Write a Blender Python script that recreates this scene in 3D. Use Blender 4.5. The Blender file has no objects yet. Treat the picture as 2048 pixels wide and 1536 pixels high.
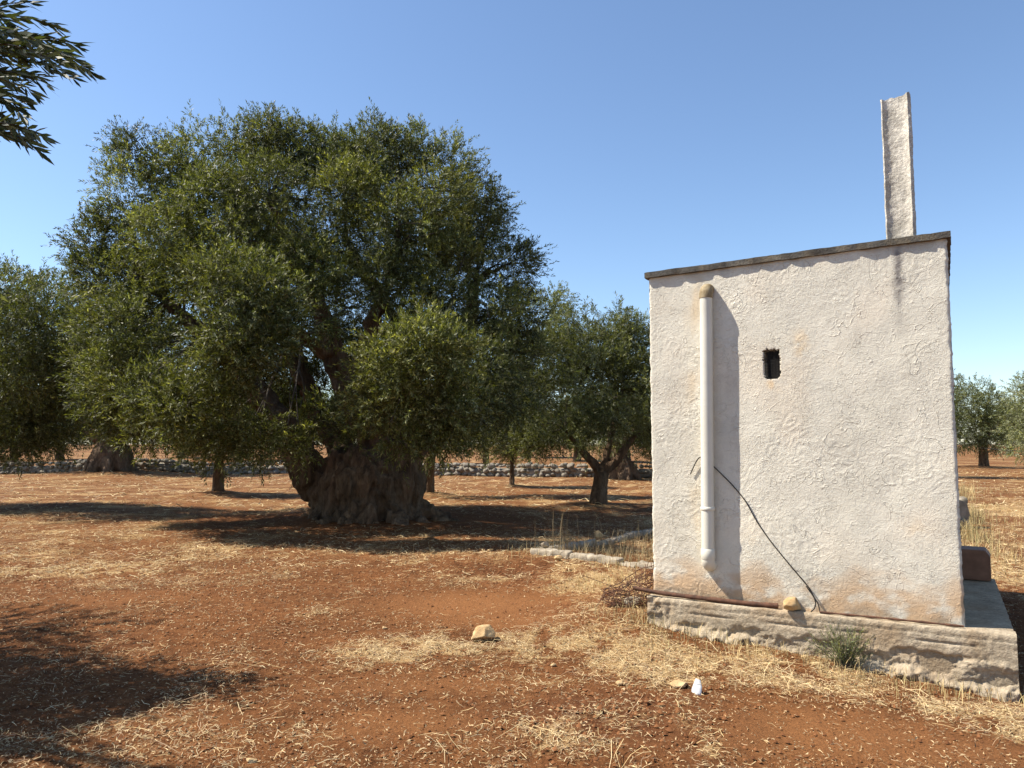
import bpy, bmesh, math
import numpy as np
from mathutils import Vector, Matrix

R = math.radians
scene = bpy.context.scene
col = scene.collection

# ------------------------------------------------------------------ camera
F_PX, CX, CY = 1500.0, 1024.0, 768.0          # focal length and centre in photograph pixels
PITCH = R(4.57)
EYE = np.array([0.0, 0.0, 1.6])
cam_d = bpy.data.cameras.new('camera')
cam_d.sensor_width = 36.0
cam_d.lens = F_PX / 2048.0 * 36.0
cam_d.clip_start = 0.05
cam_d.clip_end = 3000.0
cam = bpy.data.objects.new('camera', cam_d)
cam.location = EYE
cam.rotation_euler = (math.pi / 2 + PITCH, 0, 0)
col.objects.link(cam)
scene.camera = cam

# ------------------------------------------------------------------ sky, sun, exposure
SUN_EL = R(52.0)
SUN_H = np.array([-0.998, 0.06])
SUN_H = SUN_H / np.linalg.norm(SUN_H)
world = bpy.data.worlds.new('World')
scene.world = world
world.use_nodes = True
wn = world.node_tree
for n in list(wn.nodes):
    wn.nodes.remove(n)
sky = wn.nodes.new('ShaderNodeTexSky')
sky.sky_type = 'NISHITA'
sky.sun_disc = False
sky.sun_elevation = SUN_EL
sky.sun_rotation = math.atan2(SUN_H[0], SUN_H[1])
sky.air_density = 1.0
sky.dust_density = 0.3
sky.ozone_density = 3.5
sky.altitude = 0.0
bg = wn.nodes.new('ShaderNodeBackground')
bg.inputs['Strength'].default_value = 0.105
wo = wn.nodes.new('ShaderNodeOutputWorld')
wn.links.new(sky.outputs[0], bg.inputs[0])
wn.links.new(bg.outputs[0], wo.inputs[0])

sun_d = bpy.data.lights.new('sun', 'SUN')
sun_d.energy = 5.0
sun_d.angle = R(0.55)
sun_d.color = (1.0, 0.93, 0.82)
sun = bpy.data.objects.new('sun', sun_d)
S = Vector((SUN_H[0] * math.cos(SUN_EL), SUN_H[1] * math.cos(SUN_EL), math.sin(SUN_EL)))
sun.rotation_euler = (-S).to_track_quat('-Z', 'Y').to_euler()
sun.location = (-30, 5, 40)
col.objects.link(sun)

vs = scene.view_settings
vs.view_transform = 'Standard'
vs.look = 'None'
vs.exposure = 0.92
vs.gamma = 1.0
vs.use_curve_mapping = False
scene.cycles.max_bounces = 8
scene.cycles.diffuse_bounces = 3
scene.cycles.glossy_bounces = 2
scene.cycles.transmission_bounces = 4
scene.cycles.transparent_max_bounces = 4

# ------------------------------------------------------------------ pixel helpers (photograph pixel -> point in the place)
FWD = np.array([0, math.cos(PITCH), math.sin(PITCH)])
UPV = np.array([0, -math.sin(PITCH), math.cos(PITCH)])
RGT = np.array([1.0, 0, 0])


def ray(px, py):
    return RGT * (px - CX) / F_PX + UPV * (CY - py) / F_PX + FWD


def at(px, py, Y):
    d = ray(px, py)
    return EYE + d * (Y / d[1])


def at_z(px, py, z):
    d = ray(px, py)
    return EYE + d * ((z - EYE[2]) / d[2])


# ------------------------------------------------------------------ noise
_prng = np.random.RandomState(7)
_perm = _prng.permutation(256)
_perm = np.concatenate([_perm, _perm, _perm])
_ang = _prng.rand(256) * 2 * np.pi
_g2 = np.stack([np.cos(_ang), np.sin(_ang)], 1)
_g3 = _prng.normal(size=(256, 3))
_g3 /= np.linalg.norm(_g3, axis=1)[:, None]


def pn2(x, y):
    x = np.asarray(x, float); y = np.asarray(y, float)
    xi = np.floor(x).astype(int); yi = np.floor(y).astype(int)
    xf = x - xi; yf = y - yi
    xi &= 255; yi &= 255
    u = xf * xf * xf * (xf * (xf * 6 - 15) + 10); v = yf * yf * yf * (yf * (yf * 6 - 15) + 10)

    def g(ix, iy, fx, fy):
        h = _perm[_perm[ix & 255] + (iy & 255)]
        q = _g2[h]
        return q[..., 0] * fx + q[..., 1] * fy
    a = g(xi, yi, xf, yf); b = g(xi + 1, yi, xf - 1, yf)
    c = g(xi, yi + 1, xf, yf - 1); d = g(xi + 1, yi + 1, xf - 1, yf - 1)
    return (a + u * (b - a) + v * ((c + u * (d - c)) - (a + u * (b - a)))) * 1.5


def pn3(p):
    p = np.asarray(p, float)
    i = np.floor(p).astype(int); f = p - i
    i &= 255
    w = f * f * f * (f * (f * 6 - 15) + 10)
    out = np.zeros(p.shape[:-1])
    for dx in (0, 1):
        for dy in (0, 1):
            for dz in (0, 1):
                h = _perm[_perm[_perm[(i[..., 0] + dx) & 255] + ((i[..., 1] + dy) & 255)] + ((i[..., 2] + dz) & 255)]
                g = _g3[h]
                dot = g[..., 0] * (f[..., 0] - dx) + g[..., 1] * (f[..., 1] - dy) + g[..., 2] * (f[..., 2] - dz)
                out += dot * (w[..., 0] if dx else 1 - w[..., 0]) * (w[..., 1] if dy else 1 - w[..., 1]) * (w[..., 2] if dz else 1 - w[..., 2])
    return out * 1.5


def fbm2(x, y, o=4, g=0.5):
    s = 0; a = 1.0
    for k in range(o):
        s = s + a * pn2(x * 2 ** k + 13.7 * k, y * 2 ** k - 7.3 * k); a *= g
    return s


def sstep(a, b, x):
    t = np.clip((x - a) / (b - a), 0, 1)
    return t * t * (3 - 2 * t)


def nrm(v):
    return v / np.maximum(np.linalg.norm(v, axis=-1, keepdims=True), 1e-9)


# ------------------------------------------------------------------ mesh and object helpers
def mesh_np(name, verts, faces, colors=None, smooth=False, attrs=None):
    """verts (N,3); faces an (M,k) array or list of such arrays"""
    if not isinstance(faces, list):
        faces = [faces]
    faces = [np.asarray(f, dtype=np.int32) for f in faces if len(f)]
    me = bpy.data.meshes.new(name)
    verts = np.asarray(verts, dtype=np.float32)
    me.vertices.add(len(verts))
    me.vertices.foreach_set('co', verts.ravel())
    loops = np.concatenate([f.ravel() for f in faces])
    tot = np.concatenate([np.full(len(f), f.shape[1], np.int32) for f in faces])
    start = np.concatenate([[0], np.cumsum(tot)[:-1]]).astype(np.int32)
    me.loops.add(len(loops))
    me.loops.foreach_set('vertex_index', loops)
    me.polygons.add(len(tot))
    me.polygons.foreach_set('loop_start', start)
    me.polygons.foreach_set('loop_total', tot)
    if smooth:
        me.polygons.foreach_set('use_smooth', np.ones(len(tot), bool))
    me.update(calc_edges=True)
    if colors is not None:
        a = me.color_attributes.new('tint', 'FLOAT_COLOR', 'POINT')
        c = np.ones((len(verts), 4), np.float32)
        c[:, :3] = colors
        a.data.foreach_set('color', c.ravel())
    for k, v in (attrs or {}).items():
        a = me.attributes.new(k, 'FLOAT', 'POINT')
        a.data.foreach_set('value', np.asarray(v, np.float32).ravel())
    return me


class MB:
    def __init__(self):
        self.v = []; self.f = {}; self.n = 0

    def add(self, v, f):
        v = np.asarray(v, float)
        f = f if isinstance(f, list) else [f]
        for q in f:
            q = np.asarray(q, int)
            if len(q):
                self.f.setdefault(q.shape[1], []).append(q + self.n)
        self.v.append(v); self.n += len(v)
        return self

    def mesh(self, name, smooth=False, **k):
        return mesh_np(name, np.concatenate(self.v), [np.concatenate(x) for x in self.f.values()], smooth=smooth, **k)


def link(name, me, mat=None, parent=None, loc=None):
    o = bpy.data.objects.new(name, me)
    col.objects.link(o)
    if mat is not None and me is not None and len(me.materials) == 0:
        me.materials.append(mat)
    if parent is not None:
        o.parent = parent
    if loc is not None:
        o.location = loc
    return o


def tag(o, label, cat, group=None):
    o['label'] = label; o['category'] = cat
    if group:
        o['group'] = group
    return o


def thing(name, label, cat, loc=(0, 0, 0), rz=0.0, group=None):
    o = bpy.data.objects.new(name, None)
    o.empty_display_size = 0.2
    col.objects.link(o)
    o.location = loc; o.rotation_euler = (0, 0, rz)
    return tag(o, label, cat, group)


def tube(path, radii, n=8, cap=True, twist=0.0):
    P = np.asarray(path, float); m = len(P)
    rad = np.broadcast_to(np.asarray(radii, float), (m,))
    T = np.gradient(P, axis=0); T = nrm(T)
    ref = np.array([0, 0, 1.0]) if abs(T[0, 2]) < 0.9 else np.array([1.0, 0, 0])
    U = np.zeros_like(P)
    u = nrm(np.cross(ref, T[0]))
    for i in range(m):
        u = u - T[i] * np.dot(u, T[i]); u = u / max(np.linalg.norm(u), 1e-9); U[i] = u
    W = np.cross(T, U)
    a = np.linspace(0, 2 * np.pi, n, endpoint=False)
    ca, sa = np.cos(a), np.sin(a)
    V = P[:, None] + rad[:, None, None] * (U[:, None] * ca[None, :, None] + W[:, None] * sa[None, :, None])
    V = V.reshape(-1, 3)
    i = np.arange(m - 1)[:, None]; j = np.arange(n)[None]
    q = np.stack([i * n + j, i * n + (j + 1) % n, (i + 1) * n + (j + 1) % n, (i + 1) * n + j], -1).reshape(-1, 4)
    fs = [q]
    if cap:
        c0 = len(V); V = np.concatenate([V, P[:1], P[-1:], V[:n], V[-n:]])
        jj = np.arange(n)
        t0 = np.stack([np.full(n, c0), c0 + 2 + (jj + 1) % n, c0 + 2 + jj], -1)
        b = c0 + 2 + n
        t1 = np.stack([np.full(n, c0 + 1), b + jj, b + (jj + 1) % n], -1)
        fs.append(np.concatenate([t0, t1]))
    return V, fs


def smooth_path(pts, n):
    """Catmull-Rom through the points; columns may carry extra values such as a radius"""
    P = np.asarray(pts, float)
    P = np.concatenate([2 * P[:1] - P[1:2], P, 2 * P[-1:] - P[-2:-1]])
    out = []
    m = len(P) - 3
    for k in np.linspace(0, m - 1e-6, n):
        i = int(k); t = k - i
        p0, p1, p2, p3 = P[i:i + 4]
        out.append(0.5 * ((2 * p1) + (-p0 + p2) * t + (2 * p0 - 5 * p1 + 4 * p2 - p3) * t * t + (-p0 + 3 * p1 - 3 * p2 + p3) * t ** 3))
    return np.array(out)


def grid_faces(nu, nv):
    i = np.arange(nv - 1)[:, None]; j = np.arange(nu - 1)[None]
    return np.stack([i * nu + j, i * nu + j + 1, (i + 1) * nu + j + 1, (i + 1) * nu + j], -1).reshape(-1, 4)


def rough_box(lo, hi, sp, amp=0.01, scale=4.0, chip=0.0, seed=0.0, rnd=0.0):
    """a box of small faces, worn by position noise; returns verts, faces"""
    lo = np.array(lo, float); hi = np.array(hi, float)
    mb_v = []; mb_f = []; n0 = 0
    for ax in range(3):
        a, b = (ax + 1) % 3, (ax + 2) % 3
        na = max(2, int((hi[a] - lo[a]) / sp) + 1); nb = max(2, int((hi[b] - lo[b]) / sp) + 1)
        ga, gb = np.meshgrid(np.linspace(lo[a], hi[a], na), np.linspace(lo[b], hi[b], nb))
        for side in (0, 1):
            v = np.zeros((ga.size, 3)); v[:, a] = ga.ravel(); v[:, b] = gb.ravel(); v[:, ax] = hi[ax] if side else lo[ax]
            f = grid_faces(na, nb)
            if not side:
                f = f[:, ::-1]
            mb_v.append(v); mb_f.append(f + n0); n0 += len(v)
    V = np.concatenate(mb_v); Fc = np.concatenate(mb_f)
    c = (lo + hi) / 2
    if rnd > 0:                                            # round the edges
        inner_lo, inner_hi = lo + rnd, hi - rnd
        q = np.clip(V, inner_lo, inner_hi)
        d = V - q
        L = np.linalg.norm(d, axis=1, keepdims=True)
        k = (np.abs(d) > 1e-9).sum(1, keepdims=True)
        V = np.where(k >= 2, q + d / np.maximum(L, 1e-9) * rnd, V)
    off = np.stack([pn3(V * scale + seed + 17.1 * k) + 0.5 * pn3(V * scale * 2.6 + seed + 5.3 * k) + 0.3 * pn3(V * scale * 6 + seed + 3.1 * k) for k in range(3)], -1)
    V = V + off * amp
    if chip > 0:
        e = np.sort(np.minimum(V - lo, hi - V), axis=1)
        edge = np.exp(-np.maximum(e[:, 1], 0) / (chip * 1.2))
        m = np.clip(pn3(V * scale * 1.7 + seed + 40) * 1.6 - 0.1, 0, 1)
        V = V + nrm(c - V) * (edge * m)[:, None] * chip
    return V, Fc


def rock_mesh(name, size, seed, cuts=9, sub=3, amp=0.06):
    rr = np.random.RandomState(seed)
    bm = bmesh.new()
    bmesh.ops.create_icosphere(bm, subdivisions=sub, radius=1.0)
    V = np.array([v.co[:] for v in bm.verts])
    Fc = np.array([[v.index for v in f.verts] for f in bm.faces])
    bm.free()
    for _ in range(cuts):
        n = nrm(rr.normal(size=3)); d = 0.5 + 0.32 * rr.rand()
        s = V @ n
        V = V - np.maximum(s - d, 0)[:, None] * n
    V = V + nrm(V) * (pn3(V * 2.2 + seed) * amp * 1.6 + pn3(V * 6 + seed) * amp * 0.6)[:, None]
    V = V / np.abs(V).max(0) * 0.5 * np.array(size)
    return mesh_np(name, V, Fc)


# ------------------------------------------------------------------ materials
def new_mat(name):
    m = bpy.data.materials.new(name)
    m.use_nodes = True
    nt = m.node_tree
    b = nt.nodes['Principled BSDF']
    b.inputs['Specular IOR Level'].default_value = 0.25
    return m, nt, b


def nd(nt, t, **k):
    n = nt.nodes.new(t)
    for a, v in k.items():
        if a == 'ins':
            for i, x in v.items():
                n.inputs[i].default_value = x
        else:
            setattr(n, a, v)
    return n


def tex(nt, scale, detail=5, rough=0.6, coord=None, dist=0.0):
    n = nd(nt, 'ShaderNodeTexNoise', ins={'Scale': scale, 'Detail': detail, 'Roughness': rough, 'Distortion': dist})
    if coord is None:
        coord = nt.nodes.get('Texture Coordinate') or nd(nt, 'ShaderNodeTexCoord')
    nt.links.new(coord.outputs['Object'] if 'Object' in coord.outputs else coord.outputs[0], n.inputs['Vector'])
    return n


def ramp(nt, src, stops):
    r = nd(nt, 'ShaderNodeValToRGB')
    e = r.color_ramp.elements
    while len(e) < len(stops):
        e.new(0.5)
    for el, (p, c) in zip(e, stops):
        el.position = p
        el.color = (c, c, c, 1) if not hasattr(c, '__len__') else (*c, 1)
    nt.links.new(src, r.inputs[0])
    return r


def mix(nt, fac, a, b, mode='MIX'):
    m = nd(nt, 'ShaderNodeMix', data_type='RGBA', blend_type=mode)
    for sock, v in ((m.inputs[0], fac), (m.inputs[6], a), (m.inputs[7], b)):
        if hasattr(v, 'is_linked') or hasattr(v, 'links'):
            nt.links.new(v, sock)
        elif hasattr(v, '__len__'):
            sock.default_value = (*v, 1)
        else:
            sock.default_value = v
    return m.outputs[2]


def bump(nt, b, src, strength, dist, prev=None):
    n = nd(nt, 'ShaderNodeBump', ins={'Strength': strength, 'Distance': dist})
    nt.links.new(src, n.inputs['Height'])
    if prev is not None:
        nt.links.new(prev.outputs[0], n.inputs['Normal'])
    nt.links.new(n.outputs[0], b.inputs['Normal'])
    return n


def simple_mat(name, c1, c2, scale=8, rough=0.85, bs=0.3, bd=0.01, bscale=None, spec=0.25):
    m, nt, b = new_mat(name)
    t = tex(nt, scale)
    r = ramp(nt, t.outputs[0], [(0.32, c1), (0.68, c2)])
    nt.links.new(r.outputs[0], b.inputs['Base Color'])
    b.inputs['Roughness'].default_value = rough
    b.inputs['Specular IOR Level'].default_value = spec
    if bs:
        t2 = tex(nt, bscale or scale * 4, 6)
        bump(nt, b, t2.outputs[0], bs, bd)
    return m


def tint_mat(name, rough=0.9, transl=0.0, spec=0.25, gain=(1, 1, 1)):
    m, nt, b = new_mat(name)
    a = nd(nt, 'ShaderNodeVertexColor', layer_name='tint')
    b.inputs['Roughness'].default_value = rough
    b.inputs['Specular IOR Level'].default_value = spec
    nt.links.new(a.outputs[0], b.inputs['Base Color'])
    if transl > 0:
        tr = nd(nt, 'ShaderNodeBsdfTranslucent')
        c = mix(nt, 1.0, a.outputs[0], gain, 'MULTIPLY')
        nt.links.new(c, tr.inputs[0])
        ms = nd(nt, 'ShaderNodeMixShader', ins={0: transl})
        nt.links.new(b.outputs[0], ms.inputs[1]); nt.links.new(tr.outputs[0], ms.inputs[2])
        nt.links.new(ms.outputs[0], nt.nodes['Material Output'].inputs[0])
    return m


M = {}
M['leaf'] = tint_mat('olive_leaf', rough=0.52, transl=0.28, spec=0.2, gain=(1.6, 1.7, 0.5))
M['straw'] = tint_mat('straw', rough=0.75, spec=0.3)
M['clod'] = tint_mat('soil_clod', rough=0.95, spec=0.1)


def bark_mat():
    m, nt, b = new_mat('olive_bark')
    tc = nd(nt, 'ShaderNodeTexCoord')
    mp = nd(nt, 'ShaderNodeMapping', ins={'Scale': (1, 1, 0.28)})
    nt.links.new(tc.outputs['Object'], mp.inputs[0])
    t1 = tex(nt, 5, 8, 0.65, mp); t2 = tex(nt, 26, 8, 0.7, mp); t3 = tex(nt, 2.1, 3, 0.5, tc)
    r1 = ramp(nt, t1.outputs[0], [(0.3, (0.045, 0.027, 0.015)), (0.55, (0.145, 0.094, 0.054)), (0.75, (0.27, 0.195, 0.125))])
    r2 = ramp(nt, t2.outputs[0], [(0.3, 0.55), (0.7, 1.25)])
    c = mix(nt, 1.0, r1.outputs[0], r2.outputs[0], 'MULTIPLY')
    r3 = ramp(nt, t3.outputs[0], [(0.5, 0.0), (0.7, 0.45)])
    c = mix(nt, r3.outputs[0], c, (0.16, 0.085, 0.045))
    nt.links.new(c, b.inputs['Base Color'])
    b.inputs['Roughness'].default_value = 0.9
    b1 = bump(nt, b, t1.outputs[0], 0.9, 0.06)
    bump(nt, b, t2.outputs[0], 0.9, 0.03, b1)
    return m


M['bark'] = bark_mat()
M['twig'] = simple_mat('twig_bark', (0.05, 0.04, 0.03), (0.12, 0.1, 0.08), 20, 0.85, 0.2)
M['rock'] = simple_mat('limestone_rock', (0.34, 0.20, 0.085), (0.56, 0.41, 0.22), 7, 0.9, 0.5, 0.015, 30)
M['rock_grey'] = simple_mat('grey_limestone', (0.13, 0.11, 0.08), (0.31, 0.275, 0.22), 3.5, 0.92, 0.4, 0.02, 18)
M['kerb'] = simple_mat('kerb_stone', (0.17, 0.135, 0.095), (0.37, 0.315, 0.235), 5, 0.92, 0.5, 0.012, 35)
M['rust'] = simple_mat('rusty_iron', (0.05, 0.026, 0.017), (0.13, 0.06, 0.034), 25, 0.8, 0.4, 0.004, 90)
M['rust_sheet'] = simple_mat('rusty_sheet', (0.17, 0.085, 0.05), (0.27, 0.14, 0.085), 9, 0.7, 0.15, 0.003, 60)
M['cable'] = simple_mat('black_cable', (0.012, 0.011, 0.010), (0.03, 0.027, 0.024), 30, 0.55, 0.0)
M['white_shard'] = simple_mat('white_ceramic', (0.52, 0.51, 0.48), (0.66, 0.65, 0.63), 10, 0.35, 0.0, spec=0.5)
M['mesh_black'] = simple_mat('dark_wire', (0.02, 0.02, 0.02), (0.05, 0.045, 0.04), 60, 0.7, 0.0)

# ------------------------------------------------------------------ layout of the place
SLAB_Z = 0.30
P0 = at_z(1306, 1190, SLAB_Z)                 # foot of the hut's front left corner
P1 = at_z(1930, 1251, SLAB_Z + 0.014)                 # foot of the hut's front right corner
HUT_W = float(np.linalg.norm((P1 - P0)[:2]))
UX = (P1 - P0) * np.array([1, 1, 0]); UX = UX / np.linalg.norm(UX)
VY = np.array([-UX[1], UX[0], 0])             # into the hut
HUT_RZ = math.atan2(UX[1], UX[0])
HUT_D = 2.35


def hut_local(p):
    d = np.asarray(p) - P0
    return np.array([d @ UX, d @ VY, d[2]])


def wall_px(px, py, off=0.0):
    """a pixel on the front wall (or a plane off in front of it) -> hut coordinates"""
    d = ray(px, py); o = EYE - P0
    t = (-off - o @ VY) / (d @ VY)
    return hut_local(EYE + d * t)


def flat_px(px, py, z=0.0):
    return at_z(px, py, z)


# trees: name, foot pixel -> place
MAIN = np.array([-2.88, 15.5, 0.0])


def foot(px, py):
    return flat_px(px, py, 0.03)


TREE_AT = {
    'young_left': foot(436, 988), 'old_left': foot(222, 950), 'mid': foot(856, 992), 'slim_far': foot(972, 946),
    'slim': foot(1024, 973), 'fork': foot(1197, 1009), 'old_right': foot(1247, 957), 'far_right': foot(1968, 936)}
MOUNDS = [(MAIN[0], MAIN[1], 2.4, 0.16), (*TREE_AT['young_left'][:2], 0.9, 0.13), (*TREE_AT['mid'][:2], 1.0, 0.14),
          (*TREE_AT['fork'][:2], 1.0, 0.10), (*TREE_AT['slim'][:2], 0.7, 0.10), (*TREE_AT['slim_far'][:2], 1.2, 0.15),
          (*TREE_AT['old_left'][:2], 3.0, 0.3), (*TREE_AT['far_right'][:2], 1.8, 0.2)]


def H(x, y):
    """height of the ground"""
    x = np.asarray(x, float); y = np.asarray(y, float)
    z = 0.05 * pn2(x * 0.22, y * 0.22) * sstep(2, 9, y) + 0.028 * pn2(x * 0.9 + 4, y * 0.9)
    for mx, my, r, h in MOUNDS:
        z = z + h * np.exp(-((x - mx) ** 2 + (y - my) ** 2) / (r * r))
    # ground along the hut's footing falls to the right
    u = (x - P0[0]) * UX[0] + (y - P0[1]) * UX[1]
    v = (x - P0[0]) * VY[0] + (y - P0[1]) * VY[1]
    w = np.exp(-(np.maximum(np.abs(v - 0.9) - 1.0, 0) / 0.7) ** 2) * np.exp(-(np.maximum(np.abs(u - 1.3) - 1.6, 0) / 0.7) ** 2)
    z = z + w * (0.13 - 0.09 * np.clip(u + 0.3, 0, 3))
    # a bank below the kerb
    d = (x - 0.9) * 0.72 + (y - 9.7) * 0.70
    e = -(x - 0.9) * 0.70 + (y - 9.7) * 0.72
    z = z + 0.10 * np.exp(-(np.maximum(np.abs(e) - 0.9, 0) / 0.7) ** 2) * np.exp(-(d / 0.9) ** 2)
    # tilled heap in the foreground
    z = z + 0.05 * np.exp(-((x - 0.75) / 0.65) ** 4) * np.exp(-((y - 4.15) / 0.65) ** 4)
    # the land climbs a little far off
    z = z + 0.9 * sstep(45, 140, y)
    return z


def on_ground(px, py):
    p = flat_px(px, py, 0.0)
    for _ in range(6):
        p = flat_px(px, py, float(H(p[0], p[1])))
    return p


def blob(patches, x, y):
    s = np.zeros_like(x)
    for px, py, rx, ry, w in patches:
        c = flat_px(px, py); a = flat_px(px, py + ry); b = flat_px(px, py - ry)
        RX = rx * c[1] / F_PX; RY = abs(b[1] - a[1]) / 2
        s = np.maximum(s, w * np.exp(-(((x - c[0]) / RX) ** 2 + ((y - c[1]) / RY) ** 2) ** 1.5))
    return s


STRAW_P = [(820, 1300, 190, 38, 1.0), (1090, 1290, 190, 36, 0.9), (1300, 1320, 160, 60, 1.0), (1190, 1180, 130, 60, 1.0),
           (1560, 1335, 260, 60, 0.85), (1850, 1390, 260, 50, 0.8), (640, 1225, 60, 14, 0.7), (950, 1160, 160, 10, 0.7),
           (150, 1140, 260, 22, 0.9), (330, 1170, 300, 26, 0.5), (1150, 1480, 170, 70, 0.65), (1400, 1470, 50, 80, 0.9),
           (560, 1100, 500, 20, 0.6), (120, 1490, 260, 50, 0.4), (1960, 1130, 160, 110, 1.0), (2000, 1020, 160, 26, 1.0),
           (2048, 1440, 160, 60, 0.8), (900, 1250, 60, 10, .6), (730, 1190, 60, 10, 0.5), (420, 1480, 160, 30, 0.45), (1150, 1360, 200, 25, .5)]
BARE_P = [(980, 1205, 240, 26, 1.0), (1000, 1235, 150, 20, 0.8), (1620, 1470, 330, 60, 0.9), (820, 1450, 200, 30, 0.7), (330, 1440, 160, 24, 0.35),
          (880, 1370, 280, 20, 0.6), (1850, 1500, 250, 40, 0.8), (250, 1200, 200, 14, 0.4)]
DARK_P = [(1230, 1440, 230, 70, 0.8), (1080, 1150, 150, 16, 0.5), (150, 1290, 160, 25, 0.3), (1180, 1215, 120, 16, 0.4)]


def straw_d(x, y):
    n = fbm2(x * 0.8 + 3, y * 0.8, 4) * 0.5 + 0.5
    n2 = fbm2(x * 2.6, y * 2.6 + 9, 3)
    s = 0.07 + 0.30 * sstep(0.50, 1.0, n + 0.35 * n2)
    s = s + 0.38 * sstep(8.0, 12, y) * (0.4 + 1.0 * n)
    bs_ = blob(STRAW_P, x, y)
    s = np.maximum(s, bs_ * sstep(-0.55, 0.35, n2 + 0.9 * fbm2(x * 5.5 + 3, y * 5.5, 2) + (bs_ - 0.55)))
    s = s * (1 - 0.85 * blob(BARE_P, x, y))
    # less straw round the foot of the old olive
    s = s * (1 - 0.7 * np.exp(-(((x - MAIN[0] - 0.3) / 4.2) ** 2 + ((y - MAIN[1]) / 3.0) ** 2) ** 2))
    return np.clip(s, 0, 1)


# ------------------------------------------------------------------ ground
def ground_sheet():
    ys = [-80, -40, -20, -10, -5, -2, 0, 1, 1.7, 2.3]
    y = 2.7
    while y < 1500:
        ys.append(y); y *= 1.016
    xs = list(np.arange(-5.0, 6.0, 0.06))
    st = 0.06
    a, b = -5.0, 6.0
    while b < 1200:
        st *= 1.07
        b += st; xs.append(b)
        a -= st; xs.insert(0, a)
    X, Y = np.meshgrid(np.array(xs), np.array(ys))
    x, y = X.ravel(), Y.ravel()
    z = H(x, y)
    near = 1 - sstep(9, 18, np.hypot(x, y))
    bare = blob(BARE_P, x, y)
    dk = blob(DARK_P, x, y)
    z = z + near * (0.011 * pn2(x * 4.3, y * 4.3) + 0.007 * pn2(x * 9.1, y * 9.1) + 0.005 * pn2(x * 17, y * 17)) * (1 - 0.7 * bare) * (1 + 1.2 * dk)
    me = mesh_np('ground', np.stack([x, y, z], -1), grid_faces(len(xs), len(ys)), smooth=True,
                 attrs={'straw': straw_d(x, y), 'bare': bare, 'dark': dk})
    m, nt, b_ = new_mat('red_earth')
    tc = nd(nt, 'ShaderNodeTexCoord')
    A = {k: nd(nt, 'ShaderNodeAttribute', attribute_name=k) for k in ('straw', 'bare', 'dark')}
    t1 = tex(nt, 0.9, 6, 0.6, tc); t2 = tex(nt, 9, 8, 0.7, tc); t3 = tex(nt, 60, 6, 0.75, tc); t4 = tex(nt, 28, 6, 0.7, tc, 1.5); t5 = tex(nt, 3.2, 8, 0.7, tc)
    soil = ramp(nt, t2.outputs[0], [(0.3, (0.078, 0.031, 0.0112)), (0.5, (0.146, 0.059, 0.0203)), (0.72, (0.212, 0.095, 0.0360))])
    big = ramp(nt, t1.outputs[0], [(0.35, (0.82, 0.80, 0.78)), (0.65, (1.16, 1.14, 1.12))])
    c = mix(nt, 1.0, soil.outputs[0], big.outputs[0], 'MULTIPLY')
    fine = ramp(nt, t3.outputs[0], [(0.3, 0.55), (0.7, 1.35)])
    c = mix(nt, 1.0, c, fine.outputs[0], 'MULTIPLY')
    c = mix(nt, A['bare'].outputs['Fac'], c, mix(nt, 1.0, (0.215, 0.093, 0.034), fine.outputs[0], 'MULTIPLY'))
    dkf = nd(nt, 'ShaderNodeMath', operation='MULTIPLY', ins={1: 0.65})
    nt.links.new(A['dark'].outputs['Fac'], dkf.inputs[0])
    c = mix(nt, dkf.outputs[0], c, (0.075, 0.027, 0.012))
    # trodden straw fragments in the soil
    add = nd(nt, 'ShaderNodeMath', operation='ADD')
    h5 = nd(nt, 'ShaderNodeMath', operation='MULTIPLY', ins={1: 0.55})
    nt.links.new(t5.outputs[0], h5.inputs[0])
    nt.links.new(t4.outputs[0], add.inputs[0]); nt.links.new(h5.outputs[0], add.inputs[1])
    sub = nd(nt, 'ShaderNodeMath', operation='MULTIPLY_ADD', ins={1: 0.42, 2: -0.24})
    nt.links.new(A['straw'].outputs['Fac'], sub.inputs[0])
    ad2 = nd(nt, 'ShaderNodeMath', operation='ADD')
    nt.links.new(add.outputs[0], ad2.inputs[0]); nt.links.new(sub.outputs[0], ad2.inputs[1])
    sm = ramp(nt, ad2.outputs[0], [(0.70, 0.0), (0.90, 0.85)])
    sc = ramp(nt, t3.outputs[0], [(0.3, (0.26, 0.155, 0.066)), (0.7, (0.52, 0.36, 0.17))])
    c = mix(nt, sm.outputs[0], c, sc.outputs[0])
    nt.links.new(c, b_.inputs['Base Color'])
    b_.inputs['Roughness'].default_value = 0.95
    b_.inputs['Specular IOR Level'].default_value = 0.1
    bb = bump(nt, b_, t2.outputs[0], 0.6, 0.05)
    bump(nt, b_, t3.outputs[0], 0.8, 0.012, bb)
    o = link('ground', me, m)
    o['kind'] = 'structure'


ground_sheet()

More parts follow.
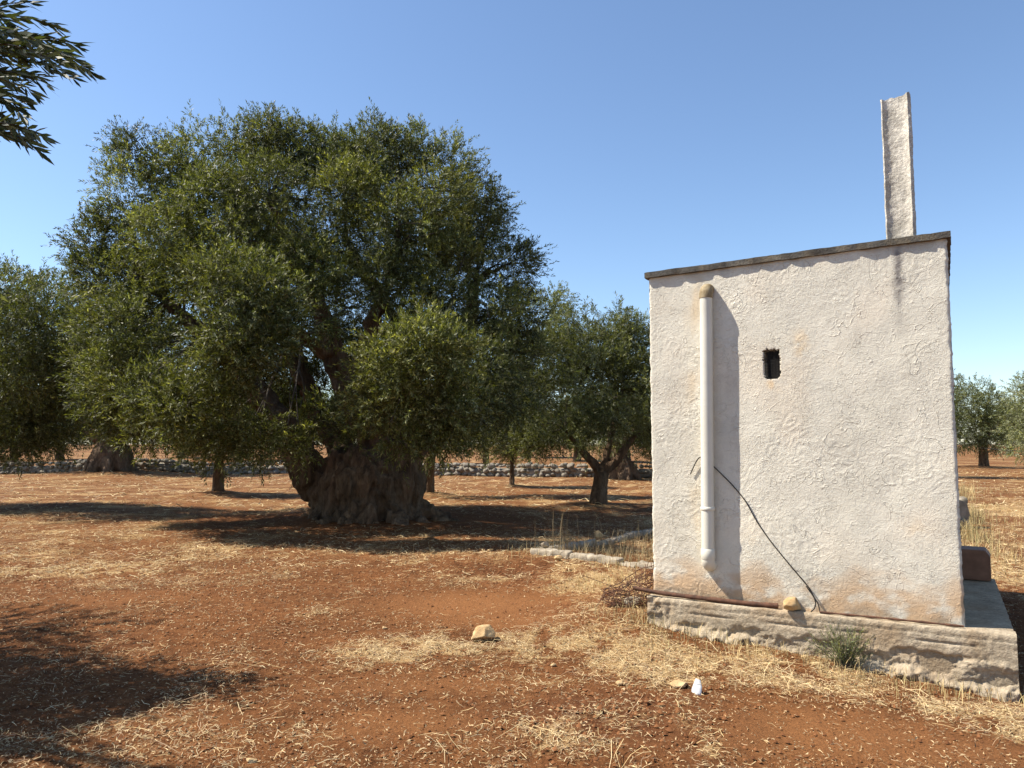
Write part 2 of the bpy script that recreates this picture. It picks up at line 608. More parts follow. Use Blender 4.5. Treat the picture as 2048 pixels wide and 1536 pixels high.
# ------------------------------------------------------------------ the hut
def concrete_mat(name, c1, c2, cd, sc=4.0, dark=0.5, bd=0.012):
    m, nt, b = new_mat(name)
    tc = nd(nt, 'ShaderNodeTexCoord')
    t1 = tex(nt, sc, 7, 0.65, tc); t2 = tex(nt, sc * 7, 7, 0.7, tc); t3 = tex(nt, sc * 0.6, 5, 0.6, tc, 0.5)
    r1 = ramp(nt, t1.outputs[0], [(0.3, c1), (0.7, c2)])
    r2 = ramp(nt, t2.outputs[0], [(0.3, 0.6), (0.65, 1.15)])
    c = mix(nt, 1.0, r1.outputs[0], r2.outputs[0], 'MULTIPLY')
    r3 = ramp(nt, t3.outputs[0], [(0.48, 0.0), (0.66, dark)])
    c = mix(nt, r3.outputs[0], c, cd)
    nt.links.new(c, b.inputs['Base Color'])
    b.inputs['Roughness'].default_value = 0.93
    b.inputs['Specular IOR Level'].default_value = 0.15
    bump(nt, b, t2.outputs[0], 0.7, bd)
    return m


M['plinth'] = concrete_mat('footing_concrete', (0.27, 0.215, 0.145), (0.45, 0.37, 0.26), (0.27, 0.18, 0.10), 5, 0.5, 0.03)
M['rubble'] = concrete_mat('rubble_concrete', (0.31, 0.245, 0.165), (0.52, 0.435, 0.315), (0.34, 0.225, 0.125), 5, 0.45, 0.025)
M['roof'] = concrete_mat('lichen_concrete', (0.05, 0.047, 0.042), (0.17, 0.155, 0.13), (0.22, 0.17, 0.10), 9, 0.5, 0.02)
M['chimney'] = concrete_mat('weathered_chimney', (0.42, 0.385, 0.32), (0.64, 0.60, 0.52), (0.15, 0.135, 0.11), 7, 0.4, 0.016)

hut = thing('whitewashed_hut', 'small whitewashed stucco pump hut with tall chimney and white downpipe', 'hut', P0 * np.array([1, 1, 0]) + np.array([0, 0, SLAB_Z]), HUT_RZ)

RZ_L = wall_px(1290, 545, 0.03)[2]
RZ_R = wall_px(1897, 461, 0.03)[2]
ROOF_T = 0.052


def roof_z(u):
    return RZ_L + (RZ_R - RZ_L) * u / HUT_W        # top of the roof slab


vent_c = (wall_px(1527, 700) + wall_px(1561, 757)) / 2
vent_w = wall_px(1561, 700)[0] - wall_px(1527, 700)[0]
vent_h = wall_px(1544, 698)[2] - wall_px(1544, 758)[2]


def stucco(u, z):
    wu = u + 0.09 * pn2(u * 2.6, z * 2.6 + 5) + 0.02 * pn2(u * 11, z * 11)
    wz = z + 0.09 * pn2(u * 2.6 + 11, z * 2.6) + 0.02 * pn2(u * 11 + 3, z * 11)
    k = fbm2(wu * 1.9, wz * 2.1, 3) * 3.2
    d = np.abs(k - np.floor(k) - 0.5)
    ridge = np.exp(-(d / 0.035) ** 2) * sstep(0.10, 0.40, pn2(u * 3.4 + 21, z * 3.4))
    k2 = fbm2(wu * 4.3 + 31, wz * 4.3, 3) * 2.2
    fr2 = k2 - np.floor(k2)
    flake = sstep(0.47, 0.53, fr2) * sstep(1.0, 0.75, fr2) * sstep(-0.05, 0.35, pn2(u * 2.1 - 8, z * 2.1))   # plaster lapped over plaster
    h = 0.007 * pn2(u * 1.3, z * 1.3) + 0.003 * pn2(u * 4, z * 4) + 0.0016 * ridge + 0.0020 * flake
    rough = sstep(-0.1, 0.5, pn2(u * 1.7 + 3, z * 1.7 + 14) + 0.3 * pn2(u * 6, z * 6))
    gr = np.clip(pn2(wu * 27, wz * 30), 0, 1) + 0.7 * np.clip(pn2(u * 47 + 5, z * 50), 0, 1)
    h = h + (0.0004 + 0.0006 * rough) * gr + 0.0006 * pn2(u * 60, z * 60)
    return h


def hut_walls():
    sp = 0.0085
    nu = int(HUT_W / sp); 
    us = np.linspace(0, HUT_W, nu)
    nz = int(3.0 / sp)
    tz = np.linspace(0, 1, nz)
    U, T = np.meshgrid(us, tz)
    top = roof_z(U) - ROOF_T + 0.02
    Z = T * top
    u = U.ravel(); z = Z.ravel()
    h = stucco(u, z)
    ed = np.minimum(u, HUT_W - u)
    edge_r = 0.022 + 0.010 * pn2(z * 6, z * 0 + np.where(u < 1, 3, 8))
    back = np.where(ed < edge_r, edge_r - np.sqrt(np.maximum(edge_r ** 2 - (edge_r - ed) ** 2, 0)), 0)
    # crumbling foot of the plaster
    foot_ = np.exp(-z / 0.05) * (0.012 + 0.012 * pn2(u * 9, z * 9))
    y = -h + back + foot_ * 0.6
    xo = u + np.where(ed < 0.03, 0.006 * pn2(z * 14, u * 0 + 2.2) + 0.004 * pn2(z * 37, u * 0), 0)
    V = np.stack([xo, y, z], -1)
    Fc = grid_faces(nu, nz)
    # ragged opening of the air vent
    fc = V[Fc].mean(1)
    du = (fc[:, 0] - vent_c[0]) / (vent_w / 2); dz = (fc[:, 2] - vent_c[2]) / (vent_h / 2)
    rag = 0.13 * pn2(fc[:, 0] * 45, fc[:, 2] * 45) + 0.05 * pn2(fc[:, 0] * 110, fc[:, 2] * 110)
    # the opening leans a little and has rounded upper corners
    dd = np.maximum(np.abs(du + 0.06 * dz), np.abs(dz)) + 0.25 * np.maximum(np.abs(du) + np.abs(dz) - 1.55, 0) + rag
    hole = dd < 1.0
    keep = Fc[~hole]
    # reveal: boundary edges between kept and removed faces pushed inwards
    def edges(fs):
        e = np.concatenate([fs[:, [0, 1]], fs[:, [1, 2]], fs[:, [2, 3]], fs[:, [3, 0]]])
        return e
    eh = edges(Fc[hole]); ek = edges(keep)
    key = lambda e: np.minimum(e[:, 0], e[:, 1]).astype(np.int64) * 10 ** 7 + np.maximum(e[:, 0], e[:, 1])
    b = eh[np.isin(key(eh), key(ek))]
    ids = np.unique(b); mp = {i: k for k, i in enumerate(ids)}
    base = len(V)
    rv = V[ids].copy(); rv[:, 1] = 0.16
    q = np.array([[e[0], e[1], base + mp[e[1]], base + mp[e[0]]] for e in b])
    V = np.concatenate([V, rv])
    # colour of the plaster: warm white with stains of their own shape
    u = V[:, 0]; z = V[:, 2]
    nbig = fbm2(u * 2.2 + 2, z * 2.2, 4); nf = fbm2(u * 8, z * 8, 4)
    colr = np.array([0.695, 0.65, 0.54])[None] * (1 + 0.09 * nbig + 0.05 * nf)[:, None]
    pk = sstep(0.05, 0.7, fbm2(u * 1.3 + 9, z * 1.3 + 4, 3))[:, None]
    colr = colr * (1 - 0.5 * pk) + colr * np.array([1.03, 0.955, 0.90]) * 0.5 * pk
    rain = sstep(0.1, 0.8, fbm2(u * 7, z * 0.9 + 3, 3))[:, None]
    colr = colr * (1 - 0.06 * rain)
    # earth splashed on the lower wall
    sp_h = 0.33 + 0.18 * fbm2(u * 2.1 + 7, u * 0 + 3, 3)
    om = np.clip(1 - z / np.maximum(sp_h, 0.08), 0, 1) ** 0.6 * sstep(-0.5, 0.45, fbm2(u * 4.1, z * 6, 4) + 0.15)
    om = np.clip(om * 1.05, 0, 0.8)[:, None]
    colr = colr * (1 - om) + np.array([0.56, 0.355, 0.185]) * om
    gm = (np.exp(-z / 0.10) * sstep(-0.35, 0.5, fbm2(u * 9, z * 12, 4)))[:, None] * 0.6
    colr = colr * (1 - gm) + np.array([0.36, 0.32, 0.25]) * gm
    # soot run below the chimney, patchy darker tone towards the roof edge
    c = wall_px(1796, 540)
    run_w = 0.040 * (1 + 0.5 * pn2(z * 5, z * 0))
    cu = c[0] + 0.02 * pn2(z * 2.4, z * 0 + 5) - 0.03 * (c[2] - z) * 0.2
    rm = np.exp(-((u - cu) / (run_w * (0.8 + 0.9 * sstep(c[2] + .12, c[2] + .3, z)))) ** 2) * sstep(c[2] - 0.62, c[2] + 0.0, z) * (0.85 + 0.45 * nf)
    rm = np.maximum(rm, 0.75 * np.exp(-((u - c[0]) / 0.13) ** 2) * np.exp(-np.maximum(roof_z(u) - ROOF_T - z, 0) / 0.05) * (0.7 + 0.6 * nf))
    rm = np.clip(rm, 0, 0.85)[:, None]
    colr = colr * (1 - rm) + np.array([0.17, 0.155, 0.15]) * rm
    tp = (np.exp(-np.maximum(roof_z(u) - ROOF_T - z, 0) / 0.03) * sstep(-0.2, 0.6, fbm2(u * 5, z * 3, 4)))[:, None] * 0.6
    colr = colr * (1 - tp) + np.array([0.22, 0.20, 0.17]) * tp
    # yellow marks beside the downpipe, rust spots
    py_ = wall_px(1396, 800)
    ym = np.exp(-((u - py_[0] + 0.02) / 0.07) ** 2) * sstep(-0.2, 0.6, fbm2(u * 3, z * 1.6 + 5, 4)) * 0.5
    for sx, sy, r, a in ((1603, 680, 0.07, 0.55), (1545, 768, 0.05, 0.7), (1600, 700, 0.05, 0.5), (1830, 1060, 0.06, 0.3), (1500, 1080, 0.05, .25)):
        q_ = wall_px(sx, sy)
        ym = np.maximum(ym, a * np.exp(-(((u - q_[0]) / r) ** 2 + ((z - q_[2]) / (r * 1.2)) ** 2)) * sstep(-0.5, 0.3, nf))
    ym = ym[:, None]
    colr = colr * (1 - ym) + colr * np.array([1.02, 0.80, 0.55]) * ym
    # hairline cracks
    for pts in (((1588, 622), (1586, 650)), ((1466, 704), (1470, 710), (1490, 709))):
        pass
    me = MB()
    me.add(V, [keep, q])
    tints = [colr]
    # side and back walls with the same plaster
    for (a, bb) in (((HUT_W, 0), (HUT_W, HUT_D)), ((HUT_W, HUT_D), (0, HUT_D)), ((0, HUT_D), (0, 0))):
        L = math.hypot(bb[0] - a[0], bb[1] - a[1])
        n = int(L / 0.03); m_ = 90
        s, t = np.meshgrid(np.linspace(0, 1, n), np.linspace(0, 1, m_))
        s = s.ravel(); t = t.ravel()
        px_ = a[0] + (bb[0] - a[0]) * s; py2 = a[1] + (bb[1] - a[1]) * s
        zz = t * (roof_z(px_) - ROOF_T + 0.02)
        nx, ny = (bb[1] - a[1]) / L, -(bb[0] - a[0]) / L
        hh = (0.006 * fbm2(s * L * 4 + a[0], zz * 4, 4)) * sstep(0, 0.05, np.minimum(s, 1 - s) * L)
        fz = 0.022 * (1 - sstep(0, 0.01, np.abs(py2)))
        VV = np.stack([px_ + nx * hh, py2 + ny * hh + fz, zz], -1)
        me.add(VV, grid_faces(n, m_))
        om2 = np.clip(1 - zz / 0.35, 0, 1)[:, None] * 0.5
        tints.append(np.array([0.695, 0.65, 0.54])[None] * (1 - om2) + np.array([0.5, 0.33, 0.18]) * om2)
    mesh = me.mesh('hut_wall', smooth=True, colors=np.concatenate(tints))
    m, nt, b2 = new_mat('whitewashed_stucco')
    tc = nd(nt, 'ShaderNodeTexCoord')
    a_ = nd(nt, 'ShaderNodeVertexColor', layer_name='tint')
    t1 = tex(nt, 115, 3, 0.8, tc); t2 = tex(nt, 40, 8, 0.78, tc)
    r = ramp(nt, t2.outputs[0], [(0.3, 0.92), (0.7, 1.06)])
    nt.links.new(mix(nt, 1.0, a_.outputs[0], r.outputs[0], 'MULTIPLY'), b2.inputs['Base Color'])
    b2.inputs['Roughness'].default_value = 0.92
    b2.inputs['Specular IOR Level'].default_value = 0.15
    # trowel marks: thin curved lips of plaster, in patches
    prev = None
    for sc, mul, wid, msc, dist in ((3.6, 5.0, 0.05, 2.6, 0.008), (9.5, 4.0, 0.07, 3.4, 0.006)):
        n1 = tex(nt, sc, 3, 0.55, tc, 0.5)
        mm = nd(nt, 'ShaderNodeMath', operation='MULTIPLY', ins={1: mul}); nt.links.new(n1.outputs[0], mm.inputs[0])
        pp = nd(nt, 'ShaderNodeMath', operation='PINGPONG', ins={1: 0.5}); nt.links.new(mm.outputs[0], pp.inputs[0])
        rr = ramp(nt, pp.outputs[0], [(0.0, 1.0), (wid, 0.0)])
        mk = ramp(nt, tex(nt, msc, 4, 0.6, tc).outputs[0], [(0.44, 0.0), (0.60, 1.0)])
        hh_ = nd(nt, 'ShaderNodeMath', operation='MULTIPLY'); nt.links.new(rr.outputs[0], hh_.inputs[0]); nt.links.new(mk.outputs[0], hh_.inputs[1])
        prev = bump(nt, b2, hh_.outputs[0], 0.7, dist, prev)
    rgh = ramp(nt, tex(nt, 2.0, 4, 0.6, tc).outputs[0], [(0.35, 0.35), (0.6, 1.0)])
    gm_ = nd(nt, 'ShaderNodeMath', operation='MULTIPLY'); nt.links.new(t2.outputs[0], gm_.inputs[0]); nt.links.new(rgh.outputs[0], gm_.inputs[1])
    bb2 = bump(nt, b2, gm_.outputs[0], 0.9, 0.013, prev)
    bump(nt, b2, t1.outputs[0], 0.8, 0.006, bb2)
    link('wall', mesh, m, hut)


hut_walls()


def hut_roof():
    lo = (-0.03, -0.034, 0); hi = (HUT_W + 0.03, HUT_D + 0.06, ROOF_T)
    V, Fc = rough_box(lo, hi, 0.032, 0.004, 7.0, 0.02, 3.0, 0.006)
    V[:, 2] += roof_z(V[:, 0]) - ROOF_T
    link('roof_slab', mesh_np('roof_slab', V, Fc), M['roof'], hut)


hut_roof()


def hut_chimney():
    b = wall_px(1803, 470, 0.0); t = wall_px(1790, 190, 0.0)
    w = wall_px(1833, 470)[0] - wall_px(1772, 470)[0]
    z0 = roof_z(b[0]) - 0.01; z1 = t[2]
    # shallow channel, open towards the front; outline in (x, y)
    dp = 0.085
    hw = w / 2
    inner = []; outer = []
    for k in range(17):
        x = -hw + 0.012 + (w - 0.024) * k / 16
        q_ = x / (hw - 0.012)
        inner.append((x, -dp / 2 + 0.034 * (1 - abs(q_) ** 3.2)))
    for k in range(9):
        a = np.pi * k / 8
        outer.append((hw * np.sign(math.cos(a)) * abs(math.cos(a)) ** 0.35, -dp / 2 + 0.012 + (dp - 0.012) * math.sin(a) ** 0.5))
    poly = np.array(inner + outer)
    ca_, sa_ = math.cos(-0.22), math.sin(-0.22)
    poly = np.stack([poly[:, 0] * ca_ - poly[:, 1] * sa_, poly[:, 0] * sa_ + poly[:, 1] * ca_], -1)
    # densify the outline
    P = []
    for i in range(len(poly)):
        a, c = poly[i], poly[(i + 1) % len(poly)]
        k = max(1, int(np.linalg.norm(c - a) / 0.012))
        for j in range(k):
            P.append(a + (c - a) * j / k)
    P = np.array(P); n = len(P)
    nz = 90
    zs = np.linspace(z0, z1, nz)
    V = np.zeros((nz, n, 3))
    for i, z in enumerate(zs):
        V[i, :, 0] = b[0] + P[:, 0]; V[i, :, 1] = dp * 0.5 + P[:, 1] + 0.0; V[i, :, 2] = z
    V = V.reshape(-1, 3)
    V[-n:, 2] += 0.012 * pn2(V[-n:, 0] * 25, V[-n:, 1] * 25) - 0.006
    i = np.arange(nz - 1)[:, None]; j = np.arange(n)[None]
    q = np.stack([i * n + j, i * n + (j + 1) % n, (i + 1) * n + (j + 1) % n, (i + 1) * n + j], -1).reshape(-1, 4)
    V = V + np.stack([pn3(V * 11 + 3 * k) * 0.0045 + pn3(V * 33 + k) * 0.0028 for k in range(3)], -1)
    # caps: strips between inner and outer outlines
    bm = bmesh.new()
    bv = [bm.verts.new(v) for v in V]
    for f in q:
        bm.faces.new([bv[k] for k in f])
    for off in (0, (nz - 1) * n):
        f = bm.faces.new([bv[off + k] for k in range(n)])
        bmesh.ops.triangulate(bm, faces=[f])
    bmesh.ops.recalc_face_normals(bm, faces=bm.faces)
    me = bpy.data.meshes.new('chimney')
    bm.to_mesh(me); bm.free()
    # grime tint in streaks
    link('chimney', me, M['chimney'], hut)


hut_chimney()


def hut_downpipe():
    rad = 0.052
    so = 0.064
    top = wall_px(1412, 592, so); bot = wall_px(1416, 1105, so)
    m_p = simple_mat('white_pvc', (0.58, 0.555, 0.47), (0.66, 0.635, 0.55), 3, 0.5, 0.0, spec=0.4)
    m_e = simple_mat('mossy_pvc', (0.17, 0.12, 0.06), (0.36, 0.29, 0.18), 22, 0.9, 0.4, 0.004, 80)
    u0, u1 = top[0], bot[0]
    p = link('downpipe', None, None, hut) if False else None
    V, fs = tube(np.array([[u0, -so, top[2]], [(u0 + u1) / 2, -so - 0.002, (top[2] + bot[2]) / 2], [u1, -so, bot[2]]]), rad, 40)
    pipe = link('downpipe', MB().add(V, fs).mesh('downpipe', smooth=True), m_p, hut)
    # upper elbow into the wall
    a = np.linspace(0, np.pi / 2, 14)
    rb = 0.060
    path = np.stack([np.full(14, u0), -so + rb * (1 - np.cos(a)), top[2] - 0.0 + rb * np.sin(a)], -1)
    path = np.concatenate([[[u0, -so, top[2] - 0.02]], path, [[u0, 0.05, path[-1, 2]]]])
    V, fs = tube(path, rad + 0.004, 36)
    V = V + nrm(V - V.mean(0)) * (pn3(V * 40) * 0.0012)[:, None]
    link('elbow', MB().add(V, fs).mesh('elbow', smooth=True), m_e, pipe)
    # sockets
    for py0, py1, ex in ((1013, 1021, 0.0065), (1097, 1119, 0.0055)):
        z0 = wall_px(1415, py0, so)[2]; z1 = wall_px(1415, py1, so)[2]
        uu = u0 + (u1 - u0) * (top[2] - z0) / (top[2] - bot[2])
        zz = np.array([z0, z0 - 0.006, z1 + 0.006, z1]); rr = np.array([rad, rad + ex, rad + ex, rad + 0.001])
        V, fs = tube(np.stack([np.full(4, uu), np.full(4, -so), zz], -1), rr, 40, cap=False)
        link('collar', MB().add(V, fs).mesh('collar', smooth=True), m_p, pipe)
    # lower elbow turning back into the wall
    zb = wall_px(1416, 1118, so)[2]
    path = np.stack([np.full(14, u1), -so + rb * (1 - np.cos(a)), zb - rb * np.sin(a) * 0.9], -1)
    path = np.concatenate([[[u1, -so, bot[2]]], path, [[u1, 0.05, path[-1, 2]]]])
    V, fs = tube(path, rad + 0.002, 36)
    link('elbow', MB().add(V, fs).mesh('lower_elbow', smooth=True), m_p, pipe)


hut_downpipe()


def hut_vent():
    mb = MB()
    w, h = vent_w * 1.25, vent_h * 1.15
    for k in range(15):
        x = vent_c[0] - w / 2 + w * k / 14
        V, fs = tube([[x, 0.028, vent_c[2] - h / 2], [x + 0.003, 0.024 + 0.004 * (k % 2), vent_c[2]], [x, 0.028, vent_c[2] + h / 2]], 0.0016, 5); mb.add(V, fs)
    for k in range(24):
        z = vent_c[2] - h / 2 + h * k / 23
        V, fs = tube([[vent_c[0] - w / 2, 0.028, z], [vent_c[0], 0.025 + 0.003 * (k % 2), z + 0.002], [vent_c[0] + w / 2, 0.028, z]], 0.0016, 5); mb.add(V, fs)
    link('vent_grille', mb.mesh('vent_grille', smooth=True), M['mesh_black'], hut)


hut_vent()


def hut_footing():
    zb = -0.62
    W2 = HUT_W + 0.30
    V, Fc = rough_box((-0.03, -0.055, zb), (W2, HUT_D + 0.1, -0.004), 0.035, 0.005, 5.0, 0.02, 9.0, 0.012)
    foot = link('footing', mesh_np('footing', V, Fc), M['plinth'], hut)
    # cast front face: board marks above, honeycombed and broken concrete below
    sp = 0.0105
    nu = int((W2 + 0.03) / sp); nz = int(0.62 / sp)
    U, Z = np.meshgrid(np.linspace(-0.03, W2, nu), np.linspace(zb, 0.0, nz))
    u = U.ravel(); z = Z.ravel()
    y = -0.075 + 0.0035 * fbm2(u * 3, z * 3, 3) + 0.0028 * fbm2(u * 26, z * 30, 3)
    y = y + 0.012 * np.exp(-((z + 0.105 + 0.012 * pn2(u * 2, u * 0)) / 0.007) ** 2) * sstep(-0.4, 0.2, pn2(u * 3, u * 0 + 2)) + 0.006 * np.exp(-((z + 0.052) / 0.005) ** 2)
    edge = -0.165 + 0.045 * fbm2(u * 2.6 + 4, u * 0 + 7, 3) + 0.02 * pn2(u * 13, u * 0 + 1)
    low = sstep(0.0, 0.035, edge - z)
    lump = 0.055 * fbm2(u * 4.5, z * 7 + 3, 2) + 0.030 * np.abs(fbm2(u * 17, z * 20, 3)) + 0.012 * fbm2(u * 40, z * 44, 2)
    y = y + low * (0.008 + 0.5 * lump)
    # cavity and spilled shelves
    h1 = wall_px(1858, 1322, 0.07); y = y + 0.10 * np.exp(-(((u - h1[0]) / 0.055) ** 2 + ((z - h1[2]) / 0.045) ** 2) ** 2)
    for px, py, ru, rz_, a in ((1440, 1276, 0.26, 0.055, 0.12), (1350, 1262, 0.18, 0.05, 0.07), (1770, 1345, 0.26, 0.07, 0.10), (1950, 1385, 0.22, 0.07, 0.06)):
        c = wall_px(px, py, 0.08)
        wgt = np.exp(-(((u - c[0]) / ru) ** 2) ** 2) * sstep(rz_, rz_ * 0.3, z - c[2] + 0.025 * fbm2(u * 9, z * 9 + px, 3))
        y = y - a * wgt * (0.8 + 0.5 * fbm2(u * 15, z * 15 + 8, 3))
    # broken left end and worn arris
    y = y + np.exp(-((u - 0.06) / 0.10) ** 2) * np.clip(0.5 + fbm2(u * 14, z * 14, 3), 0, 1.5) * 0.035
    y = y + np.exp(z / 0.009) * (0.008 + 0.016 * np.clip(fbm2(u * 8, u * 0, 3), 0, 1))
    V = np.stack([u, y, z + 0.004 * pn2(u * 9, z * 9) * (z > -0.03)], -1)
    strip = np.stack([V[-nu:, 0], np.full(nu, 0.05), np.full(nu, -0.001)], -1)      # top of the ledge, running under the wall
    n = len(V)
    j = np.arange(nu - 1)
    q = np.stack([n - nu + j, n - nu + j + 1, n + j + 1, n + j], -1)
    V = np.concatenate([V, strip])
    link('footing_face', mesh_np('footing_face', V, [grid_faces(nu, nz), q], smooth=True), M['rubble'], foot)


hut_footing()

# ------------------------------------------------------------------ foliage
def leaf_cloud(rng, P, AX, tl, nl, L, W, droop=0.0, spread=(30, 62), base=None, var=0.35, shape=4, face=None):
    """P: twig bases, AX: twig axes, tl: lengths; nl leaves on each twig"""
    n = len(P)
    t = (np.arange(nl) + 0.5) / nl
    t = t[None] + (rng.rand(n, nl) - 0.5) * 0.6 / nl
    tl = np.broadcast_to(tl, (n,))
    pos = P[:, None] + AX[:, None] * (t * tl[:, None])[..., None]
    pos[..., 2] -= droop * (t ** 2) * tl[:, None]
    ax = np.repeat(AX[:, None], nl, 1).copy()
    ax[..., 2] -= droop * 2 * t * 0.6
    ax = nrm(ax)
    ref = nrm(rng.normal(size=(n, 1, 3)) + np.zeros((n, nl, 3)))
    e1 = nrm(np.cross(ax, ref)); e2 = np.cross(ax, e1)
    k = np.arange(nl)
    az = (k // 2) * (np.pi / 2) + (k % 2) * np.pi
    az = az[None] + rng.rand(n, nl) * 0.9
    pr = e1 * np.cos(az)[..., None] + e2 * np.sin(az)[..., None]
    an = np.radians(spread[0] + (spread[1] - spread[0]) * rng.rand(n, nl)) * (1.05 - 0.6 * t ** 3)
    ld = ax * np.cos(an)[..., None] + pr * np.sin(an)[..., None]
    wd = nrm(np.cross(ld, ax) + 1e-6)
    nn = np.cross(ld, wd)
    if face is not None:                                  # blades turn outwards and to the light
        tg = face[:, None] + 0.55 * rng.normal(size=(n, nl, 3))
        w2 = nrm(np.cross(ld, tg) + 1e-6)
        wd = w2; nn = np.cross(ld, wd)
    roll = (rng.rand(n, nl) - 0.5) * (2.0 if face is None else 0.5)
    wd = wd * np.cos(roll)[..., None] + nn * np.sin(roll)[..., None]
    nn = np.cross(ld, wd)
    ll = L * (0.65 + 0.6 * rng.rand(n, nl)) * (0.8 + 0.35 * np.sin(np.pi * np.clip(t, 0, 1)))
    ww = W * (0.75 + 0.5 * rng.rand(n, nl))
    pos = pos.reshape(-1, 3); ld = ld.reshape(-1, 3); wd = wd.reshape(-1, 3); nn = nn.reshape(-1, 3)
    ll = ll.reshape(-1, 1); ww = ww.reshape(-1, 1)
    m = len(pos)
    if shape == 4:
        V = np.stack([pos - wd * ww * 0.35, pos + ld * ll * 0.40 + wd * ww * 0.65, pos + ld * ll - wd * ww * 0.2], 1)
        Fc = np.arange(m * 3).reshape(m, 3)
    else:
        c = rng.rand(m, 1) * 0.16 - 0.06
        V = np.stack([pos, pos + ld * ll * 0.25 + wd * ww * 0.36 + nn * ww * 0.1, pos + ld * ll * 0.58 + wd * ww * 0.5 + nn * (ww * 0.1 - c * ll * 0.4), pos + ld * ll - nn * ll * c,
                      pos + ld * ll * 0.58 - wd * ww * 0.5 + nn * (ww * 0.1 - c * ll * 0.4), pos + ld * ll * 0.25 - wd * ww * 0.36 + nn * ww * 0.1], 1)
        Fc = np.arange(m * 6).reshape(m, 6)
    kk = V.shape[1]
    base = np.array([0.056, 0.066, 0.027]) if base is None else np.asarray(base)
    twig_v = np.repeat(rng.rand(n), nl)
    br = np.exp(var * rng.normal(size=m)) * (0.8 + 0.45 * twig_v)
    silver = (rng.rand(m) < 0.36)[:, None]
    c = np.where(silver, np.array([0.122, 0.132, 0.088])[None], base[None]) * br[:, None]
    yel = np.repeat(rng.rand(n) ** 4, nl)[:, None] * 0.4
    c = c * (1 - yel) + c * np.array([1.45, 1.2, 0.65]) * yel
    C = np.repeat(c, kk, 0)
    return V.reshape(-1, 3), Fc, np.clip(C, 0, 0.6)


def crown_points(rng, lobes, n, up=0.35, rnd=0.55, inner=0.5, lump=0.22):
    lb = np.asarray(lobes, float)
    w = (lb[:, 3] * lb[:, 4] + lb[:, 4] * lb[:, 5] + lb[:, 3] * lb[:, 5])
    if lb.shape[1] > 6:
        w = w * lb[:, 6]
    w = w / w.sum()
    idx = rng.choice(len(lb), n, p=w)
    d = nrm(rng.normal(size=(n, 3)))
    rad = 1 - inner * rng.rand(n) ** 1.7
    rad = rad * (1 + lump * pn3(d * 2.1 + idx[:, None] * 3.7) + 0.10 * pn3(d * 5.3 + idx[:, None] * 1.9))
    r = lb[idx, 3:6]
    p = lb[idx, :3] + d * r * rad[:, None]
    nn = nrm(d / r)
    ax = nrm(0.85 * nn + np.array([0, 0, up]) + rnd * rng.normal(size=(n, 3)))
    lt = np.exp(0.16 * rng.normal(size=(len(lb), 1))) * (1 + rng.rand(len(lb), 1) * np.array([[0.22, 0.16, -0.10]]))
    if lb.shape[1] > 7:
        lt = lt * (1 + lb[:, 7:8] * np.array([[0.40, 0.30, -0.25]]))  # sunlit look in the leaf colour: brighter, yellower lobes by weight
    return p, ax, lt[idx], nrm(nn + np.array([-0.15, 0, 0.45]))


def lobe_px(rows, k=1.0):
    out = []
    for px, py, Y, r in rows:
        c = at(px, py, Y)
        out.append((c[0], c[1], c[2], r * k, r * k * 0.95, r * k * 0.9))
    return out


def crown_mesh(name, seed, lobes, twigs, nl, L, W, tl=0.32, up=0.35, droop=0.25, base=None, lump=0.22, inner=0.5, zmin=0.85, void=0.0):
    rng = np.random.RandomState(seed)
    p, ax, lt, fc_ = crown_points(rng, lobes, twigs, up, inner=inner, lump=lump)
    k = p[:, 2] > zmin + 0.25 * pn2(p[:, 0] * 1.3, p[:, 1] * 1.3)
    if void > 0:                                           # hollows between the leafy sprays
        nv_ = pn3(p * np.array([0.85, 0.85, 0.95]) + seed) + 0.45 * pn3(p * 2.1 + seed)
        k &= rng.rand(len(p)) < sstep(-0.30, 0.05, nv_ + 0.30 - void)
    p, ax, lt, fc_ = p[k], ax[k], lt[k], fc_[k]
    tls = tl * (0.6 + 0.8 * rng.rand(len(p)))
    sh_ = rng.rand(len(p)) < 0.10                          # vigorous upright shoots
    ax[sh_] = nrm(ax[sh_] + np.array([0, 0, 0.9])); tls[sh_] *= 1.5
    V, Fc, C = leaf_cloud(rng, p, ax, tls, nl, L, W, droop, base=base, face=fc_)
    C = C * np.repeat(lt, nl * (len(C) // (len(p) * nl)), 0)
    return mesh_np(name, V, Fc, C)


